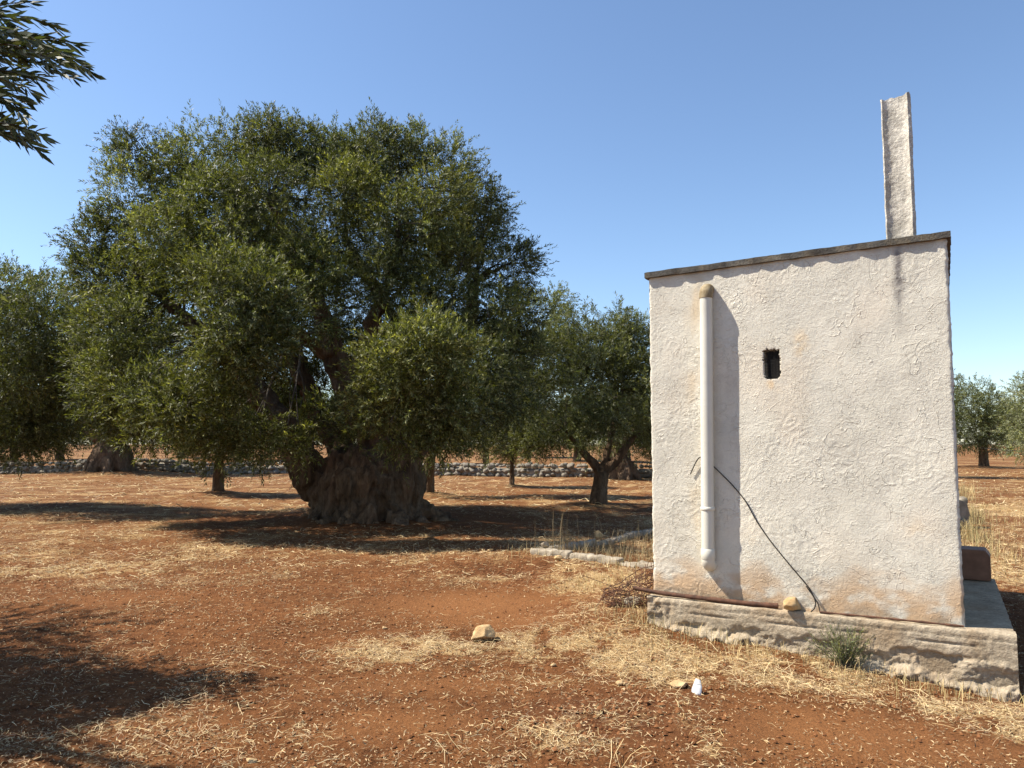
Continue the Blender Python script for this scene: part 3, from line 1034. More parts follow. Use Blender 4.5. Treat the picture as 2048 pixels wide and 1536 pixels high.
def fuse(name, mb, voxel, amp=0.04, fl=(4.5, 4.5, 1.3), fine=0.012, seed=0.0):
    """join overlapping tubes into one skin and give it bark relief"""
    me = mb.mesh(name + '_raw')
    wb = bmesh.new(); wb.from_mesh(me); bmesh.ops.remove_doubles(wb, verts=wb.verts, dist=1e-6); wb.to_mesh(me); wb.free()
    o = bpy.data.objects.new(name + '_raw', me)
    col.objects.link(o)
    md = o.modifiers.new('remesh', 'REMESH')
    md.mode = 'VOXEL'; md.voxel_size = voxel
    dg = bpy.context.evaluated_depsgraph_get()
    ev = o.evaluated_get(dg)
    out = bpy.data.meshes.new_from_object(ev)
    bpy.data.objects.remove(o); bpy.data.meshes.remove(me)
    nv = len(out.vertices)
    V = np.zeros(nv * 3, np.float32); out.vertices.foreach_get('co', V); V = V.reshape(-1, 3).astype(float)
    Nn = np.zeros(nv * 3, np.float32); out.vertex_normals.foreach_get('vector', Nn); Nn = Nn.reshape(-1, 3)
    sw = V + 0.12 * np.stack([pn3(V * 2 + 9 * k) for k in range(3)], -1)
    rdg = 1 - 2 * np.abs(pn3(sw * np.array(fl) + seed))
    d = amp * (rdg - 0.5) + amp * 0.6 * pn3(sw * 3.1 + seed + 5) + fine * pn3(V * np.array([16, 16, 7]) + seed)
    grv = np.exp(-(np.abs(pn3(sw * np.array(fl) * np.array([0.8, 0.8, 0.7]) + seed + 31)) / 0.07) ** 2)
    grv2 = np.exp(-(np.abs(pn3(sw * np.array(fl) * np.array([2.1, 2.1, 1.5]) + seed + 57)) / 0.09) ** 2)
    d = d - amp * 0.9 * grv - amp * 0.4 * grv2
    V = V + Nn * d[:, None]
    out.vertices.foreach_set('co', V.astype(np.float32).ravel())
    out.polygons.foreach_set('use_smooth', np.ones(len(out.polygons), bool))
    out.update()
    out.name = name
    return out


def limb(mb, pts, n=12, k=14):
    """pts rows: x, y, z, radius"""
    q = smooth_path(pts, k)
    V, fs = tube(q[:, :3], np.maximum(q[:, 3], 0.008), n)
    mb.add(V, fs)


def branch_set(rng, start, lobes, r0=0.07, n=9, bend=0.3):
    mb = MB()
    for lb in lobes:
        c = np.array(lb[:3])
        s = start[np.argmin(np.linalg.norm(start[:, :3] - c, axis=1))]
        mid = (s[:3] + c) / 2 + rng.normal(size=3) * bend * 0.4 + np.array([0, 0, 0.15])
        rr = min(r0, s[3] * 0.6)
        limb(mb, [(*s[:3], rr), (*mid, rr * 0.6), (*c, rr * 0.28)], n=6, k=n)
        for _ in range(3):                                # forks inside the lobe
            d = nrm(rng.normal(size=3) + np.array([0, 0, 0.5]))
            e = c + d * np.array(lb[3:6]) * 0.9
            limb(mb, [(*mid, rr * 0.4), (*((mid + e) / 2 + rng.normal(size=3) * 0.1), rr * 0.25), (*e, 0.006)], n=4, k=5)
    return mb


# ------------------------------------------------------------------ the old olive
def old_olive():
    rng = np.random.RandomState(5)
    root = thing('olive_tree', 'huge ancient olive tree with massive gnarled trunk left of the hut', 'tree', (*MAIN[:2], 0), group='olive trees of the grove')
    cx, cy = MAIN[0], MAIN[1]
    off = np.array([cx, cy, 0])
    mb = MB()
    n = 17
    for k in range(n):
        a = 2 * np.pi * k / n + rng.rand() * 0.2
        ca, sa = math.cos(a), math.sin(a)
        tw = 0.35 * (rng.rand() - 0.4)
        ft = 1.22 + 0.3 * rng.rand(); fm = 0.80 + 0.12 * rng.rand(); fu = 0.62 + 0.15 * rng.rand()
        A, B = 0.87, 0.82
        rr = 0.19 + 0.13 * rng.rand()
        ca2, sa2 = math.cos(a + tw), math.sin(a + tw); ca3, sa3 = math.cos(a + 1.7 * tw), math.sin(a + 1.7 * tw)
        ztop = 1.30 + 0.25 * rng.rand() + 0.12 * ca
        limb(mb, [(A * ca * (ft + .25), B * sa * (ft + .25), -0.22, 0.10), (A * ca * ft, B * sa * ft, 0.06, rr * 0.55), (A * ca * 1.0, B * sa * 1.0, 0.34, rr * 0.85), (A * ca2 * fm, B * sa2 * fm, 0.85, rr * 1.1),
                  (A * ca3 * fu, B * sa3 * fu, ztop, rr * 0.85)], 12, 16)
    # solid heart
    limb(mb, [(0, 0, -0.2, 0.75), (0.0, 0, 0.5, 0.66), (0, 0, 1.0, 0.5), (0, 0, 1.3, 0.3)], 20, 10)
    # burls
    for _ in range(44):
        a = rng.rand() * 6.28; z = 0.15 + 1.15 * rng.rand(); rr = 0.08 + 0.15 * rng.rand()
        f = 0.98 - 0.15 * z
        c = np.array([0.88 * math.cos(a) * f, 0.82 * math.sin(a) * f, z])
        limb(mb, [(*(c + [0, 0, -rr * 0.8]), rr * 0.5), (*c, rr), (*(c + [0.04, 0, rr * 0.9]), rr * 0.5)], 10, 6)
    # creeping roots
    for a, L in ((-0.30, 1.95), (-0.62, 1.55), (-1.0, 1.75), (-1.35, 1.35), (-1.75, 1.6), (-2.2, 1.45), (-2.75, 1.25), (0.2, 1.7), (3.6, 1.3)):
        ca, sa = math.cos(a), math.sin(a)
        limb(mb, [(0.8 * ca, 0.8 * sa, 0.35, 0.26), (L * 0.75 * ca, L * 0.68 * sa, 0.10, 0.18), (L * ca, L * 0.9 * sa, -0.02, 0.10), (L * 1.18 * ca + 0.1, L * 1.0 * sa, -0.22, 0.05)], 10, 10)

    def Pw(px, py, Y, r):
        c = at(px, py, Y) - off
        return (*c, r)
    limbs = [
        [(-0.75, 0.0, 0.45, 0.42), Pw(625, 960, 15.4, 0.36), Pw(588, 890, 15.2, 0.30), Pw(520, 790, 15.0, 0.23), Pw(430, 690, 14.8, 0.15), Pw(330, 600, 14.8, 0.08)],
        [(-0.15, 0.0, 1.0, 0.50), Pw(752, 880, 15.4, 0.40), Pw(706, 800, 15.1, 0.29), Pw(672, 715, 14.9, 0.24), Pw(645, 630, 14.9, 0.20), Pw(590, 520, 15, 0.13), Pw(540, 400, 15.2, 0.07)],
        [Pw(704, 790, 15.1, 0.25), Pw(716, 735, 15.4, 0.19), Pw(750, 640, 15.5, 0.15), Pw(790, 520, 15.5, 0.10), Pw(800, 380, 15.5, 0.05)],
        [(0.35, 0.05, 1.1, 0.45), Pw(820, 900, 15.7, 0.34), Pw(880, 800, 15.8, 0.24), Pw(930, 690, 15.8, 0.17), Pw(950, 560, 15.8, 0.09)],
        [(-0.3, 0.35, 1.0, 0.3), Pw(650, 850, 16.2, 0.22), Pw(580, 700, 16.6, 0.15), Pw(480, 560, 16.6, 0.1), Pw(400, 420, 16.2, 0.05)],
        [(0.1, 0.2, 1.0, 0.4), Pw(800, 860, 16.4, 0.3), Pw(820, 700, 17.2, 0.2), Pw(700, 500, 17.4, 0.12)],
        [Pw(665, 700, 14.9, 0.2), Pw(630, 690, 14.2, 0.13), Pw(560, 640, 13.4, 0.08), Pw(500, 600, 12.9, 0.04)],
        [Pw(770, 850, 15.2, 0.2), Pw(790, 800, 14.2, 0.14), Pw(830, 760, 13.3, 0.09), Pw(860, 730, 12.9, 0.04)]]
    starts = []
    for L in limbs:
        limb(mb, L, 14, 26)
        starts.append(smooth_path(L, 14)[3:])
    link('trunk', fuse('old_trunk', mb, 0.036, 0.095, (2.7, 2.7, 0.9), 0.03), M['bark'], root)
    starts = np.concatenate(starts); starts[:, :3] += off

    core = [(450, 480, 16.2, 1.5), (620, 400, 16.4, 1.5), (800, 430, 16.3, 1.6), (890, 560, 16, 1.5), (330, 600, 15.8, 1.5), (600, 640, 17.4, 1.9), (940, 720, 15.8, 1.25),
            (250, 730, 15.2, 1.0), (760, 620, 17.2, 1.6), (420, 720, 17, 1.6)]
    rim = [(262, 292, 15.6, 0.52), (235, 320, 15.4, 0.45), (250, 385, 15.2, 0.75), (330, 335, 15.6, 0.62), (400, 310, 15.4, 0.72), (465, 290, 15.8, 0.65), (545, 285, 15.3, 0.66), (525, 250, 15.4, .35), (610, 290, 15.6, 0.62),
           (660, 325, 15.4, 0.62), (715, 325, 15.9, 0.5), (770, 310, 15.4, 0.75), (755, 262, 15.4, .3), (840, 300, 15.5, 0.65), (905, 325, 15.4, 0.62), (945, 395, 15.4, 0.68), (980, 455, 15.5, 0.55), (1005, 410, 15.4, .28),
           (1030, 530, 15.3, 0.62), (1062, 505, 15.2, .3), (1035, 620, 15.2, 0.62), (1050, 700, 15.3, 0.62), (1040, 790, 15.3, 0.6), (990, 845, 15.3, 0.55),
           (180, 480, 15.2, 0.60), (205, 560, 15.1, 0.75), (160, 545, 15, .42), (210, 650, 14.8, 0.7), (185, 710, 14.6, 0.52), (195, 780, 14.5, 0.5), (240, 830, 14.5, 0.45), (225, 440, 15.3, .5)]
    front = [(470, 560, 12.7, 0.58), (525, 600, 12.6, 0.52), (430, 640, 12.6, 0.64), (490, 680, 12.6, 0.60), (450, 740, 12.8, 0.52), (545, 690, 12.9, .42), (415, 575, 12.9, .40), (555, 640, 12.8, .40),
             (840, 715, 13.0, 0.60), (905, 720, 13.1, 0.48), (775, 735, 13, 0.52), (765, 800, 13.1, 0.56), (850, 795, 13.1, 0.70), (920, 800, 13.4, 0.52), (800, 860, 13.3, 0.46), (880, 865, 13.6, 0.43), (860, 680, 13.1, .40),
             (380, 810, 13.2, 0.62), (470, 830, 13.3, 0.58), (320, 790, 13.6, 0.6), (300, 860, 13.9, 0.38), (410, 880, 13.6, 0.42), (520, 880, 13.7, 0.40), (575, 850, 13.9, 0.46), (610, 895, 14.3, 0.34), (690, 850, 14.2, .36), (640, 830, 14.4, .34),
             (540, 400, 15.0, 0.85), (430, 410, 15.2, 0.8), (820, 470, 15.0, 0.8), (330, 480, 14.9, 0.8), (700, 390, 15.2, 0.75), (920, 540, 14.9, 0.75), (980, 620, 15.0, 0.65), (880, 610, 14.7, 0.65), (960, 740, 14.8, 0.6),
             (270, 660, 14.2, 0.62), (250, 560, 14.8, 0.65), (880, 400, 15.2, 0.7), (235, 745, 14.3, 0.55), (470, 475, 14.6, .55), (620, 470, 14.8, .5), (385, 540, 14.6, .5), (760, 560, 14.9, .5), (690, 610, 14.6, .36), (590, 520, 14.6, .55), (640, 545, 14.4, .45), (600, 590, 14.3, .42), (660, 640, 14.5, .34), (620, 640, 14.2, .36)]
    back = [(650, 780, 17.4, 0.9), (600, 850, 17.6, 0.8), (690, 860, 18.2, 0.7), (640, 700, 18, 1.0), (740, 740, 18, 0.9), (300, 800, 17.2, 1.2), (480, 830, 18, 1.2), (950, 820, 17.5, 1.0), (800, 760, 18.2, 1.2), (600, 520, 18.4, 1.6), (880, 480, 18, 1.4), (380, 520, 18, 1.5), (700, 350, 17.4, 1.0), (500, 360, 17.3, 1.0)]
    front = [(a, b, Y - 0.8 - 0.6 * (a > 740 and b > 640), r * 0.93) for a, b, Y, r in front]
    rim = [(a + (610 - a) * 0.035, b + 8, Y, r * 0.92) for a, b, Y, r in rim]
    
    def wt(rows, w, y):
        return [(*r, w, y) for r in rows]
    lobes = wt(lobe_px(core), 0.55, 0) + wt(lobe_px(rim), 1.0, 0.15) + wt(lobe_px(front), 1.15, 0.35) + wt(lobe_px(back), 0.8, 0)  # last value: sunlit yellow-green painted into front lobes, less into rim
    me = crown_mesh('old_crown', 11, lobes, 46000, 20, 0.082, 0.0220, 0.34, 0.40, 0.22, lump=0.36, inner=0.48, void=0.22)
    cr = link('crown', me, M['leaf'], root, (-cx, -cy, 0))
    cr.location = (-cx, -cy, 0)
    bs = branch_set(rng, starts, lobes, 0.034)
    link('branches', bs.mesh('old_branches', smooth=True), M['twig'], root, (-cx, -cy, 0))['kind'] = 'stuff'


old_olive()


# ------------------------------------------------------------------ other olive trees
def olive(label, base, r0, fork_z, limbs_to, lobes, twigs, nl, L, W, seed, lean=(0, 0), tl=0.34, base_c=None, group='olive trees of the grove', old=False, zmin=0.9, droop=0.25, trunk_amp=0.02, name='olive_tree', void=0.22):
    rng = np.random.RandomState(seed)
    bz = float(H(base[0], base[1]))
    B = np.array([base[0], base[1], bz])
    root = thing(name, label, 'tree', B, group=group)
    mb = MB()
    fk = np.array([lean[0], lean[1], fork_z])
    if old:
        for k in range(9):
            a = k / 9 * 6.28 + rng.rand() * .3
            ca, sa = math.cos(a), math.sin(a)
            limb(mb, [(1.35 * r0 * ca, 1.35 * r0 * sa, -0.2, r0 * 0.25), (r0 * ca, r0 * sa, 0.3, r0 * 0.36), (fk[0] * .5 + .7 * r0 * math.cos(a + .3), .7 * r0 * math.sin(a + .3), fork_z * .6, r0 * 0.4), (fk[0] + 0.4 * r0 * ca, fk[1] + .4 * r0 * sa, fork_z, r0 * .3)], 9, 10)
        limb(mb, [(0, 0, -.2, r0), (fk[0] * .5, 0, fork_z * .6, r0 * .8), (*fk, r0 * .5)], 12, 8)
    else:
        limb(mb, [(0, 0, -0.25, r0 * 1.5), (0, 0, 0.05, r0 * 1.18), (fk[0] * 0.45, fk[1] * .45, fork_z * 0.5, r0), (*fk, r0 * 0.92)], 14, 12)
    st = []
    for t in limbs_to:
        e = np.array(t[:3]) - B
        rr = t[3] if len(t) > 3 else r0 * 0.55
        mid = (fk + e) / 2 + np.array([0, 0, -0.08 * np.linalg.norm(e - fk)]) + rng.normal(size=3) * 0.06
        P = [(*(fk * np.array([1, 1, 0.93])), r0 * 0.7), (*(fk * 0.6 + mid * 0.4), rr), (*mid, rr * 0.85), (*e, rr * 0.4)]
        limb(mb, P, 10, 14)
        q = smooth_path(P, 10)[3:].copy(); q[:, :3] += B; st.append(q)
    st = np.concatenate(st)
    link('trunk', fuse('olive_trunk', mb, max(0.02, r0 * 0.12), trunk_amp, (7, 7, 1.8), 0.006, seed), M['bark'], root)
    me = crown_mesh('olive_crown', seed + 100, lobes, twigs, nl, L, W, tl, 0.38, droop, base=base_c, lump=0.28, zmin=zmin + bz, void=void)
    link('crown', me, M['leaf'], root, -B)
    bs = branch_set(rng, st, lobes, 0.03, 6)
    link('branches', bs.mesh('olive_branches', smooth=True), M['twig'], root, -B)['kind'] = 'stuff'
    return root


def P3(px, py, Y, r=None):
    c = at(px, py, Y)
    return (*c, r) if r else tuple(c)


T = TREE_AT
Y_ = T['fork'][1]
olive('olive tree with slim forked trunk just left of the hut wall', T['fork'], 0.20, 0.80, [P3(1130, 860, Y_, .12), P3(1270, 870, Y_ - .1, .15), P3(1240, 800, Y_ + .4, .10)],
      lobe_px([(1205, 690, Y_, 1.0), (1255, 690, Y_, .8), (1150, 690, Y_, .85), (1300, 720, Y_, .9), (1100, 740, Y_, .9), (1200, 780, Y_ - .9, 1.1), (1290, 790, Y_ - .5, 1.1), (1370, 780, Y_, 1.4), (1130, 830, Y_ - .5, 1.0),
               (1210, 845, Y_ - 1, .6), (1080, 850, Y_, .7), (1060, 885, Y_, .5), (1110, 890, Y_ - .2, .45), (1350, 850, Y_, .9), (1200, 730, Y_ + 1.2, 1.3), (1150, 640, Y_, .5), (1230, 645, Y_, .5)]),
      8600, 16, 0.09, 0.025, 21, lean=(0.10, 0), base_c=(0.085, 0.096, 0.04), zmin=1.25)

Y_ = T['mid'][1]
olive('olive tree with thin trunk standing right behind the ancient olive trunk', T['mid'], 0.17, 1.1, [P3(910, 820, Y_), P3(990, 760, Y_), P3(850, 840, Y_)],
      lobe_px([(960, 720, Y_, 1.5), (1080, 650, Y_, 1.0), (1100, 605, Y_, .62), (1010, 790, Y_, 1.3), (920, 830, Y_, 1.0), (860, 880, Y_ - .3, .8), (1090, 720, Y_, 1.1), (1060, 800, Y_, 1.0), (960, 860, Y_, .7)]),
      5500, 15, 0.095, 0.027, 22, lean=(0.05, 0), base_c=(0.09, 0.10, 0.042))

Y_ = T['slim'][1]
olive('small young olive tree with thin straight stem between ancient olive and forked olive', T['slim'], 0.085, 1.3, [P3(1030, 880, Y_, .05), P3(1005, 860, Y_, .05)],
      lobe_px([(1025, 880, Y_, .85), (1000, 850, Y_, 1.0), (1050, 850, Y_, 1.0), (1020, 800, Y_, 1.1), (1045, 905, Y_, .5), (1000, 905, Y_, .5)]), 2600, 14, 0.10, 0.028, 23, base_c=(0.085, 0.095, 0.04))

Y_ = T['slim_far'][1]
olive('young olive tree with straight dark stem standing in front of the rubble wall', T['slim_far'], 0.17, 1.5, [P3(975, 860, Y_, .1), P3(950, 850, Y_, .1), P3(1000, 850, Y_, .1)],
      lobe_px([(970, 860, Y_, 1.5), (935, 850, Y_, 1.4), (1010, 850, Y_, 1.4), (970, 800, Y_, 1.9), (930, 880, Y_, .9), (1010, 880, Y_, .9)]), 2600, 13, 0.13, 0.038, 24)

Y_ = T['young_left'][1]
olive('young olive tree with short dark stem left of the ancient olive', T['young_left'], 0.16, 1.0, [P3(420, 870, Y_, .09), P3(460, 870, Y_, .09), P3(440, 830, Y_, .09)],
      lobe_px([(440, 880, Y_, .95), (400, 870, Y_, .8), (480, 880, Y_, .75), (430, 810, Y_, 1.3), (380, 830, Y_, 1.1), (500, 820, Y_, 1.2), (440, 740, Y_, 1.3), (390, 910, Y_, .5), (450, 920, Y_, .45)]), 4300, 15, 0.095, 0.027, 25)

Y_ = T['old_left'][1]
olive('old olive tree with wide pale stony foot in the left background', T['old_left'], 0.85, 1.5, [P3(160, 840, Y_, .4), P3(300, 820, Y_, .4), P3(230, 760, Y_, .35)],
      lobe_px([(150, 800, Y_, 2.2), (230, 760, Y_, 2.6), (310, 800, Y_, 2.2), (130, 870, Y_, 1.2), (330, 870, Y_, 1.2), (190, 690, Y_, 2.0), (290, 690, Y_, 2.0), (90, 840, Y_, 1.4), (380, 840, Y_, 1.5), (200, 850, Y_, 1.5), (280, 860, Y_, 1.4), (60, 800, Y_ + 2, 2.0), (10, 850, Y_ + 2, 1.6)]), 7500, 13, 0.14, 0.042, 26, old=True, tl=0.5, trunk_amp=0.06)

Y_ = T['old_right'][1]
olive('old olive tree with pale leaning trunk behind the forked olive', T['old_right'], 0.55, 1.3, [P3(1220, 850, Y_, .25), P3(1280, 850, Y_, .25)],
      lobe_px([(1230, 840, Y_, 1.9), (1300, 830, Y_, 1.9), (1260, 780, Y_, 2.0), (1340, 860, Y_, 1.7), (1190, 870, Y_, 1.2), (1290, 890, Y_, 1.0)]), 3600, 13, 0.13, 0.038, 27, lean=(-0.5, 0), old=True, tl=0.45, trunk_amp=0.05)

Y_ = 18.6
lb = lobe_px([(20, 590, Y_, .85), (85, 600, Y_, .6), (-40, 590, Y_, .9), (120, 660, Y_, .65), (60, 680, Y_, 1.2), (110, 760, Y_, .9), (20, 780, Y_ - .8, 1.3), (90, 840, Y_ - .4, .85), (30, 870, Y_, .8), (-80, 720, Y_, 1.8), (-200, 760, Y_, 2.0),
              (-230, 640, Y_, 1.4), (-120, 860, Y_ - .6, 1.1), (-100, 620, Y_ + .8, 1.2), (140, 720, Y_, .5), (120, 880, Y_ + .3, .45), (110, 640, Y_ - 1.6, .9), (60, 640, Y_ - 1.9, 1.1), (20, 700, Y_ - 2.2, 1.2), (90, 740, Y_ - 1.8, .9), (130, 690, Y_ - 1.4, .6), (50, 810, Y_ + .8, 1.2), (110, 830, Y_ + .6, .8), (0, 860, Y_ + 1, 1.0), (150, 800, Y_ + .5, .5)])
bx = at(-130, 1000, Y_)
olive('olive tree cut off by the left edge of the photo', (bx[0], bx[1]), 0.42, 1.1, [P3(-20, 870, Y_, .22), P3(30, 780, Y_, .2), P3(-200, 800, Y_, .2), P3(-90, 700, Y_, .2)],
      lb, 12500, 16, 0.09, 0.025, 28, old=True, void=0.05, trunk_amp=0.04, base_c=(0.068, 0.08, 0.035))

Y_ = T['far_right'][1]
olive('bushy olive tree with dark trunk far behind the hut at right', T['far_right'], 0.27, 1.4, [P3(1950, 870, Y_, .2), P3(1985, 860, Y_, .2)],
      lobe_px([(1945, 800, Y_, 1.5), (1920, 830, Y_, 1.6), (1970, 820, Y_, 1.5), (1940, 870, Y_, 1.6), (1985, 870, Y_, 1.2), (1900, 870, Y_, 1.8), (1950, 905, Y_, .8), (2010, 855, Y_ + 3, 1.6), (1905, 905, Y_, .8)]), 4200, 14, 0.14, 0.042, 29, base_c=(0.085, 0.10, 0.05), tl=0.5)

Y_ = 40.0
bx = at(2085, 940, Y_)
olive('silvery olive tree cut off by the right edge of the photo', (bx[0], bx[1]), 0.3, 1.4, [P3(2070, 860, Y_, .2), P3(2110, 850, Y_, .2)],
      lobe_px([(2062, 790, Y_, 1.2), (2040, 850, Y_, 1.2), (2090, 830, Y_, 1.8), (2060, 890, Y_, 1.2), (2120, 790, Y_, 1.8), (2140, 870, Y_, 1.6), (2035, 900, Y_, .6)]), 3600, 14, 0.13, 0.038, 30, base_c=(0.15, 0.165, 0.11), tl=0.45)

Y_ = 36.0
bx = at(1860, 950, Y_)
olive('olive tree almost hidden behind the hut with a few twigs showing', (bx[0], bx[1]), 0.3, 1.4, [P3(1850, 860, Y_, .2), P3(1880, 830, Y_, .2)],
      lobe_px([(1860, 800, Y_, 1.4), (1890, 765, Y_, .55), (1885, 830, Y_, .7), (1830, 850, Y_, 1.4), (1880, 880, Y_, .8)]), 1800, 13, 0.12, 0.036, 31, tl=0.45)


# ------------------------------------------------------------------ a row of trees beyond the rubble wall
def far_trees():
    rng = np.random.RandomState(77)
    lob = [(0, 0, 3.4, 1.9, 1.8, 1.6), (1.3, .3, 2.8, 1.4, 1.3, 1.2), (-1.3, -.2, 2.9, 1.5, 1.4, 1.2), (.3, -1, 2.6, 1.4, 1.2, 1.1), (0.2, .9, 3.9, 1.3, 1.2, 1.1), (-.6, 0, 4.4, 1.0, 1.0, .8)]
    crown = crown_mesh('far_crown', 78, lob, 2200, 12, 0.20, 0.06, 0.6, zmin=1.3)
    mb = MB()
    limb(mb, [(0, 0, -.2, .38), (0, 0, .5, .27), (.1, 0, 1.3, .22), (.5, .1, 2.4, .12), (.9, .2, 3, .05)], 9, 12)
    limb(mb, [(0.1, 0, 1.0, .2), (-.4, 0, 1.9, .13), (-1, -.1, 2.8, .05)], 8, 8)
    limb(mb, [(0.1, 0, 1.1, .18), (.1, -.5, 2.2, .1), (.2, -.8, 2.9, .05)], 8, 8)
    trunk = mb.mesh('far_trunk', smooth=True)
    crown.materials.append(M['leaf']); trunk.materials.append(M['bark'])
    spots = [(20, 905), (130, 900), (240, 905), (350, 902), (470, 905), (590, 903), (700, 902), (850, 903), (1060, 903), (1150, 904), (1260, 902), (2020, 912), (2110, 908)]
    order = ['first', 'second', 'third', 'fourth', 'fifth', 'sixth', 'seventh', 'eighth', 'ninth', 'tenth', 'eleventh']
    for i, (px, py) in enumerate(spots):
        Y = [62, 70, 58, 76, 66][i % 5]
        c = at(px + rng.randint(-15, 15), py, Y)
        if i >= 11:
            Y = [88, 96][i - 11]; c = at(px, py, Y)
        sc = 1.15 + 0.35 * rng.rand()
        o = thing('olive_tree', ('%s distant olive tree from the left beyond the rubble wall' % order[i]) if i < 11 else ('distant olive tree on the red field just right of the bushy olive', 'farthest olive tree on the red field at the right edge')[i - 11], 'tree', (c[0], c[1], float(H(c[0], c[1]))), rng.rand() * 6.28, 'distant olive trees beyond the wall' if i < 11 else 'distant olive trees on the red field')
        o.scale = (sc, sc, sc * 0.95)
        link('trunk', trunk, None, o); link('crown', crown, None, o)


far_trees()


# ------------------------------------------------------------------ the tree beside the camera, its branch hangs into the upper left
def near_tree():
    rng = np.random.RandomState(91)
    bx, by = -8.3, 4.7
    B = np.array([bx, by, float(H(bx, by))])
    root = thing('olive_tree', 'olive tree close by whose leafy branch hangs into the upper left corner', 'tree', B, group='olive trees of the grove')
    mb = MB()
    fk = (0.1, 0, 1.3)
    limb(mb, [(0, 0, -.25, .5), (0, 0, .2, .38), (.05, 0, .8, .32), (*fk, .3)], 14, 12)
    ends = [(1.6, 0.0, 3.4), (-1.4, .4, 3.4), (.2, 1.6, 3.5), (.4, -1.4, 3.6)]
    st = []
    for e in ends:
        P = [(*fk, .24), (e[0] * .4, e[1] * .4, 2.1, .17), (e[0] * .8, e[1] * .8, 3.0, .11), (*e, .06)]
        limb(mb, P, 10, 14); q = smooth_path(P, 10)[3:].copy(); q[:, :3] += B; st.append(q)
    # the long branch that reaches into the picture
    tipw = at(-40, 120, 3.3)
    P = [(1.3, 0, 3.1, .09), (2.6, -.4, 3.6, .05), (tipw[0] - B[0] - 1.0, tipw[1] - B[1] + .1, tipw[2] + .25, .025), (*(tipw - B), .009)]
    limb(mb, P, 8, 20)
    st = np.concatenate(st)
    link('trunk', fuse('near_trunk', mb, 0.05, 0.03, (7, 7, 1.8), 0.008, 3), M['bark'], root)
    lob = [(-1.5, .3, 3.6, 1.6, 1.6, 1.3), (.9, .3, 3.6, 1.3, 1.2, 1.0), (.4, 1.7, 3.5, 1.5, 1.3, 1.2), (.2, -1.5, 3.5, 1.6, 1.3, 1.2), (0, 0, 4.9, 1.7, 1.7, 1.1), (1.9, .2, 2.9, 1.0, .9, .75), (2.3, .55, 2.5, .75, .5, .5), (1.7, -.5, 2.3, .8, .6, .6),
           (-2.2, 1, 2.6, 1.2, 1.2, .9), (2.85, .15, 2.75, .55, .35, .3), (2.2, 1.1, 2.6, .6, .35, .4), (1.9, -.2, 3.6, 0.8, .5, .6), (3.55, .6, 2.75, .8, .13, .16), (3.1, .25, 2.7, .7, .3, .3), (3.0, .95, 2.6, .7, .16, .2), (3.2, -.35, 2.6, .6, .14, .2), (2.7, -.1, 2.4, .6, .5, .35), (3.6, -1.5, 6.1, 1.0, .45, .6), (4.5, -1.5, 5.2, .9, .4, .45)]  # last two lobes: out-of-view foliage added overhead to shade the hanging branch
    lob += [(3.5, .55, 2.7, .8, .2, .2), (3.3, .2, 2.6, .7, .2, .2)]
    lob = [(l[0] + B[0], l[1] + B[1], l[2], *l[3:], 4.0 if l[4] < 0.3 else 1.0, 0.0) for l in lob]
    me = crown_mesh('near_crown', 92, lob, 5200, 16, 0.09, 0.025, 0.34, droop=.3, lump=.3)
    link('crown', me, M['leaf'], root, -B)
    bs = branch_set(rng, st, lob, .05, 7)
    link('branches', bs.mesh('near_branches', smooth=True), M['twig'], root, -B)['kind'] = 'stuff'
    # hanging shoots: start pixel, end pixel, depth
    sh = [((-70, 40), (62, 2), 3.2), ((-60, 60), (75, 75), 3.3), ((-40, 30), (118, 52), 3.25), ((-60, 70), (160, 88), 3.3), ((-60, 90), (186, 140), 3.2), ((-50, 110), (150, 150), 3.35), ((-60, 90), (110, 120), 3.1), ((-60, 140), (95, 165), 3.2),
          ((-60, 130), (70, 185), 3.3), ((-70, 170), (55, 200), 3.15), ((-60, 180), (50, 228), 3.3), ((-70, 210), (22, 238), 3.2), ((-60, 245), (90, 270), 3.2), ((-50, 250), (86, 303), 3.25), ((-70, 240), (60, 262), 3.3), ((-60, 60), (40, 110), 3.0),
          ((-70, 100), (60, 145), 3.4), ((-60, 20), (30, 50), 3.3), ((-80, 140), (30, 170), 3.0), ((-40, 80), (135, 108), 3.15), ((-60, 50), (100, 92), 3.2), ((-60, 100), (172, 122), 3.28), ((-60, 150), (84, 150), 3.3), ((-60, 190), (40, 212), 3.25), ((-60, 255), (70, 285), 3.3)]
    tb = MB(); VV = []; FF = []; CC = []; n0 = 0
    for (a, b, Y) in sh:
        pa = at(a[0], a[1], Y + .05 * rng.normal()); pb = at(b[0], b[1], Y + .12 * rng.normal())
        L = np.linalg.norm(pb - pa)
        mid = (pa + pb) / 2 + np.array([0, 0, 0.035 * L + .01])
        q = smooth_path([(*pa, .004), (*mid, .003), (*pb, .0014)], 9)
        V, fs = tube(q[:, :3], q[:, 3], 5); tb.add(V, fs)
        nseg = 4
        for s in range(nseg):
            i0, i1 = s * 2, s * 2 + 2
            p0 = q[i0, :3]; ax = q[i1, :3] - p0; l_ = np.linalg.norm(ax)
            k = max(4, int(l_ / 0.0082))
            v, f, c = leaf_cloud(rng, p0[None], (ax / l_)[None], np.array([l_]), k, 0.078, 0.0155, 0.15, (10, 40), var=.25, shape=6, base=(0.055, 0.068, 0.035))
            VV.append(v); FF.append(f + n0); CC.append(c); n0 += len(v)
        # a stub that ties the shoot to the branch
        V, fs = tube(np.array([tipw + [-.5, 0.05, .12], (tipw + pa) / 2 + [-.2, 0, .03], pa]), [.006, .005, .004], 5); tb.add(V, fs)
    br = link('hanging_branch', tb.mesh('hanging_shoots', smooth=True), M['twig'], root, -B)
